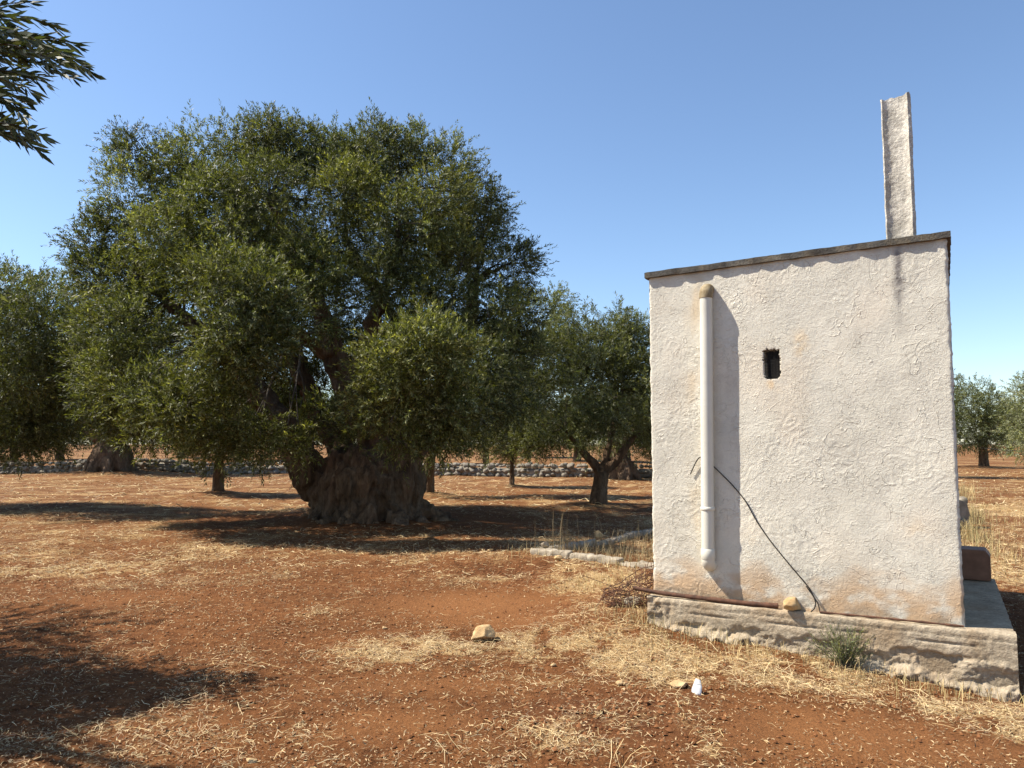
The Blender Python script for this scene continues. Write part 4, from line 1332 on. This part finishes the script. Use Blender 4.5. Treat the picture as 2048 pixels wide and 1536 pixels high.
    link('leaves', mesh_np('hanging_leaves', np.concatenate(VV), np.concatenate(FF), np.concatenate(CC)), M['leaf'], br)


near_tree()


# ------------------------------------------------------------------ rubble walls of dry stone
def dry_wall(label, pts, h, thick, seed, n_parts, s0=0.28):
    rng = np.random.RandomState(seed)
    pts = np.asarray(pts, float)
    root = thing('dry_stone_wall', label, 'wall', (pts[0, 0], pts[0, 1], 0))
    kinds = [rock_mesh('wall_stone', (1, 1, 1), 900 + k, 8, 2, 0.05) for k in range(6)]
    for k in kinds:
        k.materials.append(M['rock_grey'])
    seg = np.linalg.norm(np.diff(pts[:, :2], axis=0), axis=1); tot = seg.sum()
    cum = np.concatenate([[0], np.cumsum(seg)])
    S = []
    for row, zf in enumerate(np.linspace(0.14, 0.95, max(3, int(h / (s0 * 0.62))))):
        x = rng.rand() * s0
        while x < tot:
            w = s0 * (0.6 + 0.8 * rng.rand())
            if rng.rand() > 0.10 + 0.15 * (zf > 0.8):
                S.append((x, (rng.rand() - 0.5) * thick * 0.2 - thick * 0.36, h * zf + (rng.rand() - .5) * .06, w))
            if zf > 0.8:
                S.append((x, (rng.rand() - 0.5) * thick, h * zf + (rng.rand() - .5) * .1, w))
            x += w * 0.85
    rng.shuffle(S)

    def place(s):
        i = min(np.searchsorted(cum, s, side='right') - 1, len(seg) - 1)
        t = (s - cum[i]) / seg[i]
        p = pts[i, :2] + (pts[i + 1, :2] - pts[i, :2]) * t
        d = (pts[i + 1, :2] - pts[i, :2]) / seg[i]
        return p, d
    S = sorted(S, key=lambda q: -abs(q[3]))
    big = MB()
    for k, (s, o_, z, w) in enumerate(S):
        p, d = place(s)
        nrm_ = np.array([-d[1], d[0]])
        q = p + nrm_ * o_
        zz = float(H(q[0], q[1])) + z
        sc = np.array([w, w * (0.6 + .4 * rng.rand()), w * (0.55 + .35 * rng.rand())])
        rz = math.atan2(d[1], d[0]) + rng.normal() * .3
        if k < n_parts:
            o = link('stone', kinds[k % 6], None, root, (q[0] - pts[0, 0], q[1] - pts[0, 1], zz))
            o.scale = sc; o.rotation_euler = (rng.normal() * .3, rng.normal() * .3, rz)
        else:
            me = kinds[k % 6]
            V = np.zeros(len(me.vertices) * 3, np.float32); me.vertices.foreach_get('co', V); V = V.reshape(-1, 3) * sc
            ca, sa = math.cos(rz), math.sin(rz)
            V = np.stack([V[:, 0] * ca - V[:, 1] * sa + q[0] - pts[0, 0], V[:, 0] * sa + V[:, 1] * ca + q[1] - pts[0, 1], V[:, 2] + zz], -1)
            Fi = np.zeros(len(me.polygons) * 3, np.int32); me.polygons.foreach_get('vertices', Fi)
            big.add(V, Fi.reshape(-1, 3))
    # packed earth and rubble in the middle
    core = MB()
    for i in range(len(seg)):
        k = max(2, int(seg[i] / 0.5))
        line = np.array([[*(pts[i, :2] + (pts[i + 1, :2] - pts[i, :2]) * t), 0] for t in np.linspace(0, 1, k)])
        line[:, 2] = H(line[:, 0], line[:, 1]) + h * 0.36
        line[:, :2] -= pts[0, :2]
        V, fs = tube(line, h * 0.42, 8)
        V = V + np.stack([pn3(V * 2 + j) * .06 for j in range(3)], -1)
        core.add(V, fs)
    link('rubble_core', core.mesh('wall_core'), M['rock_grey'], root)
    if big.n:
        o = link('small_stones', big.mesh('small_stones'), M['rock_grey'], root)
        o['kind'] = 'stuff'


wl = [at(-120, 950, 41.0), at(200, 948, 40.5), at(620, 948, 40.0), at(900, 955, 38.0), at(1120, 958, 36.5), at(1330, 962, 35.5), at(1480, 962, 35.5)]
dry_wall('long low dry stone wall of grey rubble across the back of the olive field', [(p[0], p[1]) for p in wl], 0.56, 0.6, 401, 300, 0.31)
wr = [(8.42, 14.3), (7.7, 16.2), (7.0, 18.0)]
dry_wall('end of a dry stone wall beside the grassy track at the right of the hut', wr, 0.72, 0.5, 402, 60, 0.26)


# ------------------------------------------------------------------ stone kerb round the weedy bed
def kerb_bed():
    root = thing('stone_kerb', 'low kerb of pale stone blocks bordering the weedy bed beside the hut', 'kerb', (0, 0, 0))
    a = on_ground(1066, 1106); b = at_z(1400, 1160, 0.03); c = at_z(1330, 1052, 0.03)
    runs = [(a, b, (0.62, 0.74, 0.22, 0.66, 0.7, 0.6, 0.6)), (a + np.array([0.10, 0.22, 0]), c, (0.5, 0.62, 0.55, 0.66, 0.6, 0.6, 0.6, .6, .6, .6))]
    s = 3
    for p, q, Ls in runs:
        d = nrm(q[:2] - p[:2]); rz = math.atan2(d[1], d[0])
        x = 0
        tot = np.linalg.norm((q - p)[:2])
        for L in Ls:
            if x > tot:
                break
            V, Fc = rough_box((0, -0.075, -0.16), (L - 0.006, 0.075, 0.07), 0.024, 0.014, 8, 0.05, s * 7.7, 0.03)
            o = link('kerb_stone', mesh_np('kerb_stone', V, Fc), M['kerb'], root)
            pos = p[:2] + d * x
            m = pos + d * L / 2
            o.location = (pos[0], pos[1], float(H(m[0], m[1])) + 0.02 * math.sin(s * 2.1))
            o.rotation_euler = (0.03 * math.sin(s), 0.02 * math.cos(s * 3), rz + 0.02 * math.sin(s * 5))
            x += L; s += 1
    return a, b, c


KA, KB, KC = kerb_bed()

# ------------------------------------------------------------------ loose stones, each a thing
def stone(label, px, py, w, h, seed, mat='rock', z=None, yaw=0.0, name='stone', depth=0.75):
    p = on_ground(px, py) if z is None else at_z(px, py, z)
    zz = float(H(p[0], p[1])) if z is None else z
    me = rock_mesh('stone', (w, w * depth, h), seed, 9, 4, 0.05)
    o = link(name, me, M[mat], None, (p[0], p[1], zz + h * 0.36))
    o.rotation_euler = (0.12 * math.sin(seed), 0.1 * math.cos(seed), yaw)
    return tag(o, label, 'stone', 'loose stones on the ground')


stone('angular yellow stone lying alone on the straw in the foreground', 970, 1281, 0.235, 0.145, 27, yaw=0.4)
pw = P0 + UX * wall_px(1586, 1212, 0.03)[0] - VY * 0.02
o = link('stone', rock_mesh('stone', (0.19, 0.12, 0.12), 14, 9, 4, 0.05), M['rock'], None, (*(pw[:2] - VY[:2] * 0.025), SLAB_Z + 0.045))
o.rotation_euler = (0.05, 0, 0.6)
tag(o, 'orange brown stone resting on the footing against the hut wall', 'stone', 'loose stones on the ground')
stone('pale stone below the right front corner of the footing', 1982, 1392, 0.085, 0.07, 5)
stone('small pale stone under the rubble below the green weed', 1758, 1344, 0.075, 0.055, 6)
stone('rounded tan pebble at the edge of the tilled soil', 1240, 1370, 0.06, 0.035, 8)
stone('flat orange stone beside the white shard', 1358, 1374, 0.12, 0.05, 9)
stone('small round pebble just right of the flat orange stone', 1393, 1366, 0.045, 0.03, 10)
stone('small flat tan stone at the bottom edge of the photo', 505, 1526, 0.07, 0.03, 12)
stone('small ochre stone on the straw left of the angular yellow stone', 770, 1259, 0.05, 0.035, 13)
stone('tan stone at the foot of the stone kerb', 1117, 1120, 0.12, 0.07, 16)
stone('pale stone under the rusty wire mesh', 1268, 1212, 0.20, 0.10, 17, mat='kerb')
stone('little reddish stone on bare soil right of the yellow stone', 1107, 1333, 0.045, 0.035, 18)
o = stone('white stone sitting on the corner of the stone kerb', 1086, 1100, 0.12, 0.10, 19, mat='kerb')
o.location = (KA[0] + 0.16, KA[1] - 0.06, float(H(*KA[:2])) + 0.115)
kp = KA + (KC - KA) * 0.42
o = link('stone', rock_mesh('stone', (0.16, 0.12, 0.12), 20, 9, 4, 0.05), M['rock'], None, (kp[0], kp[1] + 0.15, float(H(kp[0], kp[1])) + 0.14))
tag(o, 'brown stone on the rear kerb among dry weeds', 'stone', 'loose stones on the ground')


def small_things():
    # white shard
    p = on_ground(1391, 1386)
    mb = MB()
    u, v = np.meshgrid(np.linspace(-1, 1, 9), np.linspace(-1, 1, 9))
    u = u.ravel(); v = v.ravel()
    x = 0.036 * u * (1 - 0.55 * np.clip(v, 0, 1)) + 0.012 * v; y = 0.055 * v * (1 - .15 * u); z = -0.016 * u * u - 0.006 * v * v
    n = len(x)
    top = np.stack([x, y, z], -1); botm = np.stack([x, y, z - 0.006], -1)
    mb.add(np.concatenate([top, botm]), [grid_faces(9, 9), grid_faces(9, 9)[:, ::-1] + n])
    ring = [k for k in range(9)] + [9 * k + 8 for k in range(1, 9)] + [72 + k for k in range(7, -1, -1)] + [9 * k for k in range(7, 0, -1)]
    mb.add(np.zeros((0, 3)), [])
    me = MB().add(np.concatenate([top, botm]), [grid_faces(9, 9), grid_faces(9, 9)[:, ::-1] + n, np.array([[ring[k], ring[k] + n, ring[(k + 1) % 32] + n, ring[(k + 1) % 32]] for k in range(32)])]).mesh('shard')
    o = link('broken_shard', me, M['white_shard'], None, (p[0], p[1], p[2] + 0.035))
    o.rotation_euler = (R(58), R(-20), R(-35))
    tag(o, 'broken white curved shard lying on the soil in the foreground', 'shard')

    # cable across the wall
    pts = [(1381, 948, .012), (1390, 928, .014), (1398, 916, .016), (1408, 916, .020), (1424, 930, .016), (1446, 951, .012), (1470, 976, .012), (1492, 1004, .016), (1512, 1040, .014), (1535, 1074, .010), (1560, 1106, .016), (1590, 1142, .016), (1612, 1168, .020), (1624, 1186, .03), (1631, 1204, .04), (1629, 1216, .05), (1622, 1224, .055)]
    q = []
    for px, py, off in pts:
        l = wall_px(px, py, off)
        q.append(l)
    q = np.array(q); q[-1, 2] = 0.008; q[-2, 2] = max(q[-2, 2], 0.012)
    W = P0[None] * np.array([1, 1, 0]) + np.array([0, 0, SLAB_Z]) + q[:, :1] * UX[None] + q[:, 1:2] * VY[None] + q[:, 2:3] * np.array([0, 0, 1.0])
    W = smooth_path(W, 90)
    V, fs = tube(W, 0.0046, 8)
    o = link('black_cable', MB().add(V, fs).mesh('black_cable', smooth=True), M['cable'])
    tag(o, 'thin black cable running diagonally down the hut wall behind the downpipe', 'cable')
    # its second, shorter end
    pts = [(1612, 1172, .012), (1626, 1192, .016), (1636, 1208, .03), (1640, 1222, .04)]
    q = np.array([wall_px(*p_) for p_ in pts]); q[-1, 2] = .008
    W = P0[None] * np.array([1, 1, 0]) + np.array([0, 0, SLAB_Z]) + q[:, :1] * UX[None] + q[:, 1:2] * VY[None] + q[:, 2:3] * np.array([0, 0, 1.0])
    V, fs = tube(smooth_path(W, 24), 0.004, 6)
    o = link('wire_end', MB().add(V, fs).mesh('wire_end', smooth=True), M['cable'])
    tag(o, 'short loose wire curling onto the footing beside the black cable end', 'wire')

    def slab_pt(u, v, z=0.0):
        return P0 * np.array([1, 1, 0]) + np.array([0, 0, SLAB_Z + z]) + UX * u + VY * v
    # rusty iron pipe along the footing
    uR = wall_px(1556, 1212, .04)[0]
    pth = smooth_path(np.array([slab_pt(-0.16, -0.05, .055), slab_pt(0.10, -0.045, .032), slab_pt(uR * .5, -0.05, .024), slab_pt(uR * .8, -0.045, .020), slab_pt(uR, -0.035, .024)]), 40)
    V, fs = tube(pth, np.linspace(0.017, 0.021, 40) + 0.0015 * np.sin(np.arange(40) * 1.3), 12)
    o = link('iron_rod', MB().add(V, fs).mesh('iron_rod', smooth=True), M['rust'])
    tag(o, 'long thick rusty iron rod lying along the footing under the downpipe', 'rod')
    u0 = wall_px(1640, 1224, .04)[0]
    pth = smooth_path(np.array([slab_pt(u0, -0.05, .012), slab_pt(u0 + .3, -.035, .012), slab_pt(u0 + .6, -.045, .016), slab_pt(u0 + 0.95, -.03, .012)]), 40)
    V, fs = tube(pth, 0.008 + 0.002 * np.sin(np.arange(40) * .9), 8)
    o = link('iron_bar', MB().add(V, fs).mesh('iron_bar', smooth=True), M['rust'])
    tag(o, 'thin rusty bar lying on the footing right of the brown stone', 'rod')

    # rusty cabinet beside the hut
    bx = hut_local(at_z(1980, 1163, SLAB_Z))
    w, d, h, ch = 0.42, 0.30, 0.285, 0.055
    prof = [(0, 0), (w, 0), (w, h - ch), (w - ch * .7, h), (0, h)]
    bm = bmesh.new()
    lo = [bm.verts.new((x, 0, z)) for x, z in prof]
    hi = [bm.verts.new((x, d, z)) for x, z in prof]
    bm.faces.new(lo); bm.faces.new(hi[::-1])
    for k in range(5):
        bm.faces.new((lo[(k + 1) % 5], lo[k], hi[k], hi[(k + 1) % 5]))
    bmesh.ops.recalc_face_normals(bm, faces=bm.faces)
    bmesh.ops.bevel(bm, geom=bm.edges[:], offset=0.006, segments=2, affect='EDGES')
    me = bpy.data.meshes.new('cabinet'); bm.to_mesh(me); bm.free()
    o = link('metal_box', me, M['rust_sheet'], None, slab_pt(bx[0] - w + .01, bx[1], 0.004))
    o.rotation_euler = (0, 0, HUT_RZ - 0.05)
    tag(o, 'rust brown metal box with clipped corner standing behind the right edge of the hut', 'box')

    # crumpled wire mesh
    rng = np.random.RandomState(61)
    c = on_ground(1272, 1214)
    mb = MB()

    def sheet(s, t, k):
        x = -0.23 + 0.50 * s + 0.03 * math.sin(5 * t + 2 * k) - 0.05 * k
        z = t * (0.13 + 0.21 * s) * (1 - .15 * k) + 0.02 * math.sin(6 * s + 3 * t + k)
        y = -0.02 + 0.12 * s + 0.22 * t * t + 0.05 * math.sin(4 * s + 2 * k) - .06 * k
        return (c[0] + x, c[1] + y, c[2] + max(z, -.02))
    for k in range(2):
        for i in range(15):
            P = np.array([sheet(i / 14 + .02 * rng.normal(), t, k) for t in np.linspace(-.05, 1.08, 10)]) + rng.normal(size=(10, 3)) * .007
            V, fs = tube(P, .0036, 5); mb.add(V, fs)
        for i in range(10):
            P = np.array([sheet(q_, i / 9 + .02 * rng.normal(), k) for q_ in np.linspace(-.04, 1.05, 16)]) + rng.normal(size=(16, 3)) * .007
            V, fs = tube(P, .0036, 5); mb.add(V, fs)
    for k in range(14):                                    # bent loose ends
        p = np.array(sheet(rng.rand(), rng.rand(), k % 2))
        P = np.array([p, p + [-.06 * rng.rand(), -.05, .02], p + rng.normal(size=3) * [.12, .06, .06]])
        P[:, 2] = np.maximum(P[:, 2], c[2] + .005)
        V, fs = tube(smooth_path(P, 8), .0026, 5); mb.add(V, fs)
    o = link('wire_mesh', mb.mesh('wire_mesh', smooth=True), M['rust'])
    tag(o, 'crumpled rusty wire mesh leaning at the left corner of the hut', 'wire mesh')

    # hose hanging between the far trees
    a = at(1962, 896, 48.0); b = at(2140, 902, 41.0)
    P = np.array([a, (a + b) / 2 + np.array([0, 0, -.10]), b])
    V, fs = tube(smooth_path(P, 24), 0.028, 6)
    o = link('irrigation_hose', MB().add(V, fs).mesh('irrigation_hose', smooth=True), M['cable'])
    tag(o, 'black irrigation hose strung between the olive trees at far right', 'hose')


small_things()


# ------------------------------------------------------------------ weed at the footing
def weed():
    rng = np.random.RandomState(71)
    w_ = P0 + UX * wall_px(1690, 1310, 0.16)[0] - VY * 0.17
    p = np.array([w_[0], w_[1], float(H(w_[0], w_[1])) + 0.01])
    root = thing('weed', 'grey green wiry weed growing against the concrete footing', 'plant', p)
    tb = MB(); VV = []; FF = []; CC = []; n0 = 0
    for k in range(60):
        a = rng.rand() * 6.28; r = 0.06 * rng.rand()
        b0 = np.array([r * math.cos(a), 0.6 * r * math.sin(a), -0.02])
        d = nrm(np.array([rng.normal() * .42, rng.normal() * .22 - .08, 1.0]))
        L = 0.16 + 0.20 * rng.rand()
        q = smooth_path([(*b0, .0022), (*(b0 + d * L * .5), .0016), (*(b0 + d * L + np.array([d[0] * .05, 0, -.01])), .0008)], 7)
        V, fs = tube(q[:, :3], q[:, 3], 4); tb.add(V, fs)
        ax = q[-1, :3] - q[1, :3]; l_ = np.linalg.norm(ax)
        v, f, c = leaf_cloud(rng, q[1:2, :3], (ax / l_)[None], np.array([l_]), 26, 0.030, 0.0062, 0, (20, 55), base=(0.20, 0.22, 0.12), var=.3)
        VV.append(v); FF.append(f + n0); CC.append(c); n0 += len(v)
    link('stems', tb.mesh('weed_stems', smooth=True), M['twig'], root)
    link('leaves', mesh_np('weed_leaves', np.concatenate(VV), np.concatenate(FF), np.concatenate(CC)), M['leaf'], root)


weed()


# ------------------------------------------------------------------ straw, clods, chips and dry grass
def straw_cover():
    rng = np.random.RandomState(31)

    def scatter(n, y0, y1, power):
        y = (y0 ** power + rng.rand(n) * (y1 ** power - y0 ** power)) ** (1 / power)
        x = (rng.rand(n) * 2 - 1) * (y * 0.74 + 0.5)
        d = straw_d(x, y)
        k = rng.rand(n) < d ** 1.35
        return x[k], y[k]
    sets = [(190000, 3.2, 9.0, 1.2, 0.030, 0.085, 0.0020, 0.0036), (80000, 9.0, 18.0, 1.3, 0.05, 0.15, 0.004, 0.008), (36000, 18, 45, 1.4, 0.10, 0.34, 0.010, 0.022), (5200, 3.2, 9.0, 1.3, 0.12, 0.34, 0.0022, 0.0036)]
    VV = []; FF = []; CC = []; n0 = 0
    for n, y0, y1, pw_, l0, l1, w0, w1 in sets:
        x, y = scatter(n, y0, y1, pw_)
        # nothing inside the hut or its footing
        u = (x - P0[0]) * UX[0] + (y - P0[1]) * UX[1]; v = (x - P0[0]) * VY[0] + (y - P0[1]) * VY[1]
        k = ~((u > -0.06) & (u < HUT_W + .33) & (v > -.1) & (v < HUT_D + .15))
        x, y = x[k], y[k]; m = len(x)
        a = rng.rand(m) * 2 * np.pi
        L = l0 + (l1 - l0) * rng.rand(m) ** 2; w = w0 + (w1 - w0) * rng.rand(m)
        tilt = rng.normal(size=m) * 0.16
        lift = np.abs(rng.normal(size=m)) * 0.012 + 0.006 + L * np.abs(np.sin(tilt)) * .4
        d = np.stack([np.cos(a) * np.cos(tilt), np.sin(a) * np.cos(tilt), np.sin(tilt)], -1)
        s = np.stack([-np.sin(a), np.cos(a), rng.normal(size=m) * .5], -1); s = nrm(s)
        bend = rng.normal(size=m) * 0.18
        c = np.stack([x, y, H(x, y) + lift], -1)
        p0 = c - d * (L / 2)[:, None]; p1 = c + s * (bend * L)[:, None] + np.array([0, 0, .003]); p2 = c + d * (L / 2)[:, None]
        hw = (s * (w / 2)[:, None])
        V = np.stack([p0 - hw, p0 + hw, p1 - hw, p1 + hw, p2 - hw * .6, p2 + hw * .6], 1).reshape(-1, 3)
        b = np.arange(m)[:, None] * 6
        f = np.concatenate([b + np.array([[0, 2, 3, 1]]), b + np.array([[2, 4, 5, 3]])])
        t = rng.rand(m, 1); g = rng.rand(m, 1)
        cc = np.array([0.50, 0.35, 0.155]) * (1 - t) + np.array([0.68, 0.54, 0.31]) * t
        cc = np.where(g < .3, np.array([0.33, 0.22, 0.125]), cc) * (0.6 + .55 * rng.rand(m, 1))
        VV.append(V); FF.append(f + n0); CC.append(np.repeat(cc, 6, 0)); n0 += len(V)
    # tiny flecks of chaff and dry leaves everywhere
    n = 105000
    y = 3.2 * (14 / 3.2) ** (rng.rand(n)); x = (rng.rand(n) * 2 - 1) * (y * 0.74 + .5)
    k = (rng.rand(n) < 0.45 + 0.55 * sstep(-0.3, 0.5, fbm2(x * 1.1, y * 1.1 + 40, 4))) & (rng.rand(n) > 0.7 * blob(BARE_P, x, y))
    x, y = x[k], y[k]
    u = (x - P0[0]) * UX[0] + (y - P0[1]) * UX[1]; v = (x - P0[0]) * VY[0] + (y - P0[1]) * VY[1]
    k = ~((u > -0.06) & (u < HUT_W + .33) & (v > -.1) & (v < HUT_D + .15))
    x, y = x[k], y[k]; m = len(x)
    L = (0.008 + 0.026 * rng.rand(m) ** 2) * (0.75 + y * 0.06)
    c = np.stack([x, y, H(x, y) + 0.007 + 0.006 * rng.rand(m)], -1)
    d = nrm(np.stack([rng.normal(size=m), rng.normal(size=m), .3 * rng.normal(size=m)], -1)); sd = nrm(np.cross(d, np.stack([.5 * rng.normal(size=m), .5 * rng.normal(size=m), np.ones(m)], -1)))
    V = np.stack([c - d * (L * .5)[:, None], c + sd * (L * (.14 + .16 * rng.rand(m)))[:, None], c + d * (L * .5)[:, None]], 1).reshape(-1, 3)
    cc = np.array([0.42, 0.30, 0.16]) * (.5 + .8 * rng.rand(m, 1))
    VV.append(V); CC.append(np.repeat(cc, 3, 0))
    FF = [np.concatenate(FF), np.arange(m * 3).reshape(m, 3) + n0]
    o = link('straw', mesh_np('straw', np.concatenate(VV), FF, np.concatenate(CC)), M['straw'])
    o['kind'] = 'stuff'; o['label'] = 'dry yellow straw and chaff strewn over the red soil'; o['category'] = 'straw'


straw_cover()


def clods():
    rng = np.random.RandomState(33)
    n = 42000
    y = (3.2 ** 1.0 + rng.rand(n) * (12 - 3.2))
    x = (rng.rand(n) * 2 - 1) * (y * 0.74 + .3)
    dk = blob(DARK_P, x, y); br = blob(BARE_P, x, y)
    k = rng.rand(n) < np.clip(0.45 + 0.6 * dk - 0.40 * br, 0, 1)
    x, y, dk = x[k], y[k], dk[k]
    u = (x - P0[0]) * UX[0] + (y - P0[1]) * UX[1]; v = (x - P0[0]) * VY[0] + (y - P0[1]) * VY[1]
    k = ~((u > -0.06) & (u < HUT_W + .33) & (v > -.1) & (v < HUT_D + .15))
    x, y, dk = x[k], y[k], dk[k]
    m = len(x)
    r = 0.004 + 0.010 * rng.rand(m) ** 2.5 * (1 + .8 * dk) + 0.0004 * y
    oc = np.array([[1, 0, 0], [-1, 0, 0], [0, 1, 0], [0, -1, 0], [0, 0, 1], [0, 0, -1]], float)
    of = np.array([[0, 2, 4], [2, 1, 4], [1, 3, 4], [3, 0, 4]])
    V = oc[None] * r[:, None, None] * (0.6 + .8 * rng.rand(m, 6, 1))
    a = rng.rand(m) * 6.28
    ca, sa = np.cos(a)[:, None], np.sin(a)[:, None]
    V = np.stack([V[..., 0] * ca - V[..., 1] * sa, V[..., 0] * sa + V[..., 1] * ca, V[..., 2]], -1)
    V = V + np.stack([x, y, H(x, y) + r * .35], -1)[:, None]
    F_ = (np.arange(m)[:, None, None] * 6 + of[None]).reshape(-1, 3)
    t = rng.rand(m, 1)
    c = np.array([0.11, 0.044, 0.018]) * (1 - t) + np.array([0.21, 0.092, 0.038]) * t
    pale = (rng.rand(m) < 0.06) & (r < 0.012)
    c[pale] = np.array([0.40, 0.28, 0.16]) * (.7 + .5 * rng.rand(pale.sum(), 1))
    o = link('soil_clods', mesh_np('soil_clods', V.reshape(-1, 3), F_, np.repeat(c, 6, 0)), M['clod'])
    o['kind'] = 'stuff'; o['label'] = 'crumbly red soil clods and pale stone chips'; o['category'] = 'soil'


clods()


def blades(name, label, spec, seed, base=(0.45, 0.33, 0.15)):
    """spec rows: centre x, y, radius x, radius y, count, height"""
    rng = np.random.RandomState(seed)
    VV = []; FF = []; CC = []; n0 = 0
    for cx, cy, rx, ry, n, h in spec:
        x = cx + rng.normal(size=n) * rx * .5; y = cy + rng.normal(size=n) * ry * .5
        u = (x - P0[0]) * UX[0] + (y - P0[1]) * UX[1]; v = (x - P0[0]) * VY[0] + (y - P0[1]) * VY[1]
        k = ~((u > -0.04) & (u < HUT_W + .30) & (v > -.09) & (v < HUT_D + .15))
        x, y = x[k], y[k]; n = len(x)
        hh = h * (0.35 + .75 * rng.rand(n)); w = 0.0016 + 0.0022 * rng.rand(n) + 0.0002 * y
        a = rng.rand(n) * 6.28; ln = hh * np.abs(rng.normal(size=n)) * .45
        s = np.stack([np.cos(a + 1.57), np.sin(a + 1.57), 0 * a], -1)
        p0 = np.stack([x, y, H(x, y) - .01], -1)
        p1 = p0 + np.stack([np.cos(a) * ln * .35, np.sin(a) * ln * .35, hh * .6], -1)
        p2 = p0 + np.stack([np.cos(a) * ln, np.sin(a) * ln, hh], -1)
        hw = s * (w / 2)[:, None]
        V = np.stack([p0 - hw, p0 + hw, p1 - hw * .8, p1 + hw * .8, p2 - hw * .3, p2 + hw * .3], 1).reshape(-1, 3)
        b = np.arange(n)[:, None] * 6
        f = np.concatenate([b + np.array([[0, 2, 3, 1]]), b + np.array([[2, 4, 5, 3]])])
        c = np.array(base) * (.55 + .75 * rng.rand(n, 1)) * np.where(rng.rand(n, 1) < .25, np.array([.75, .85, .8]), 1)
        VV.append(V); FF.append(f + n0); CC.append(np.repeat(c, 6, 0)); n0 += len(V)
    o = link(name, mesh_np(name, np.concatenate(VV), np.concatenate(FF), np.concatenate(CC)), M['straw'])
    o['kind'] = 'stuff'; o['label'] = label; o['category'] = 'grass'
    return o


k_mid = (KA + KB) / 2
sp = []
for t in np.linspace(0.05, 1, 9):
    for s in np.linspace(0.06, 0.8, 5):
        q = KA + (KB - KA) * t + (KC - KA) * s
        sp.append((q[0], q[1], .5, .5, 60, .22))
q = KA + (KC - KA) * 0.06
sp += [(q[0] + .25, q[1] + .1, .35, .3, 26, .62), (q[0] + .7, q[1] + .5, .8, .6, 16, .55), (q[0] + 1.3, q[1] + .5, 1.2, .8, 14, .5), (q[0] + 2.0, q[1] + 1.4, .8, .6, 10, .6)]
blades('dry_grass', 'tall dry weeds growing inside the kerbed bed beside the hut', sp, 51, (0.30, 0.22, 0.11))
sp = []
for u_ in np.linspace(-0.3, HUT_W + .3, 16):
    b = P0 + UX * u_ - VY * (0.20 + .12 * math.sin(u_ * 9))
    sp.append((b[0], b[1], .35, .25, 60, .11))
g = on_ground(1345, 1250); sp.append((g[0], g[1], .5, .4, 160, .13))
for px, py, n, h in ((1300, 1215, 120, .16), (1420, 1300, 120, .1), (1180, 1170, 200, .08), (1270, 1160, 160, .10), (1230, 1130, 140, .12), (1090, 1110, 50, .16), (1040, 1108, 26, .16), (880, 1115, 14, .2), (1750, 1370, 80, .08), (1850, 1390, 90, .1), (2030, 1395, 60, .14)):
    g = on_ground(px, py); sp.append((g[0], g[1], .5, .4, n, h))
blades('dry_grass', 'short dry grass tufts along the foot of the hut and the kerb', sp, 52)
sp = []
for px, py, n, h, rx in ((1942, 1080, 380, .34, .26), (1932, 1045, 380, .45, .30), (1950, 1035, 120, .25, .3), (1990, 1010, 300, .08, 1.2), (1928, 1000, 200, .4, .3), (2040, 1020, 300, .08, 1.2), (1930, 985, 140, .35, .4), (2020, 985, 200, .15, 2), (1960, 1110, 300, .25, .6), (2030, 1150, 300, .08, 1.2), (2040, 1080, 300, .1, 1.2), (1990, 1120, 300, .08, .8), (2040, 1050, 300, .12, 1)):
    g = on_ground(px, py); sp.append((g[0], g[1], rx, rx * 1.6, n, h))
blades('dry_grass', 'tall yellow dry grass beside the track at the right of the hut', sp, 53, (0.50, 0.38, 0.18))
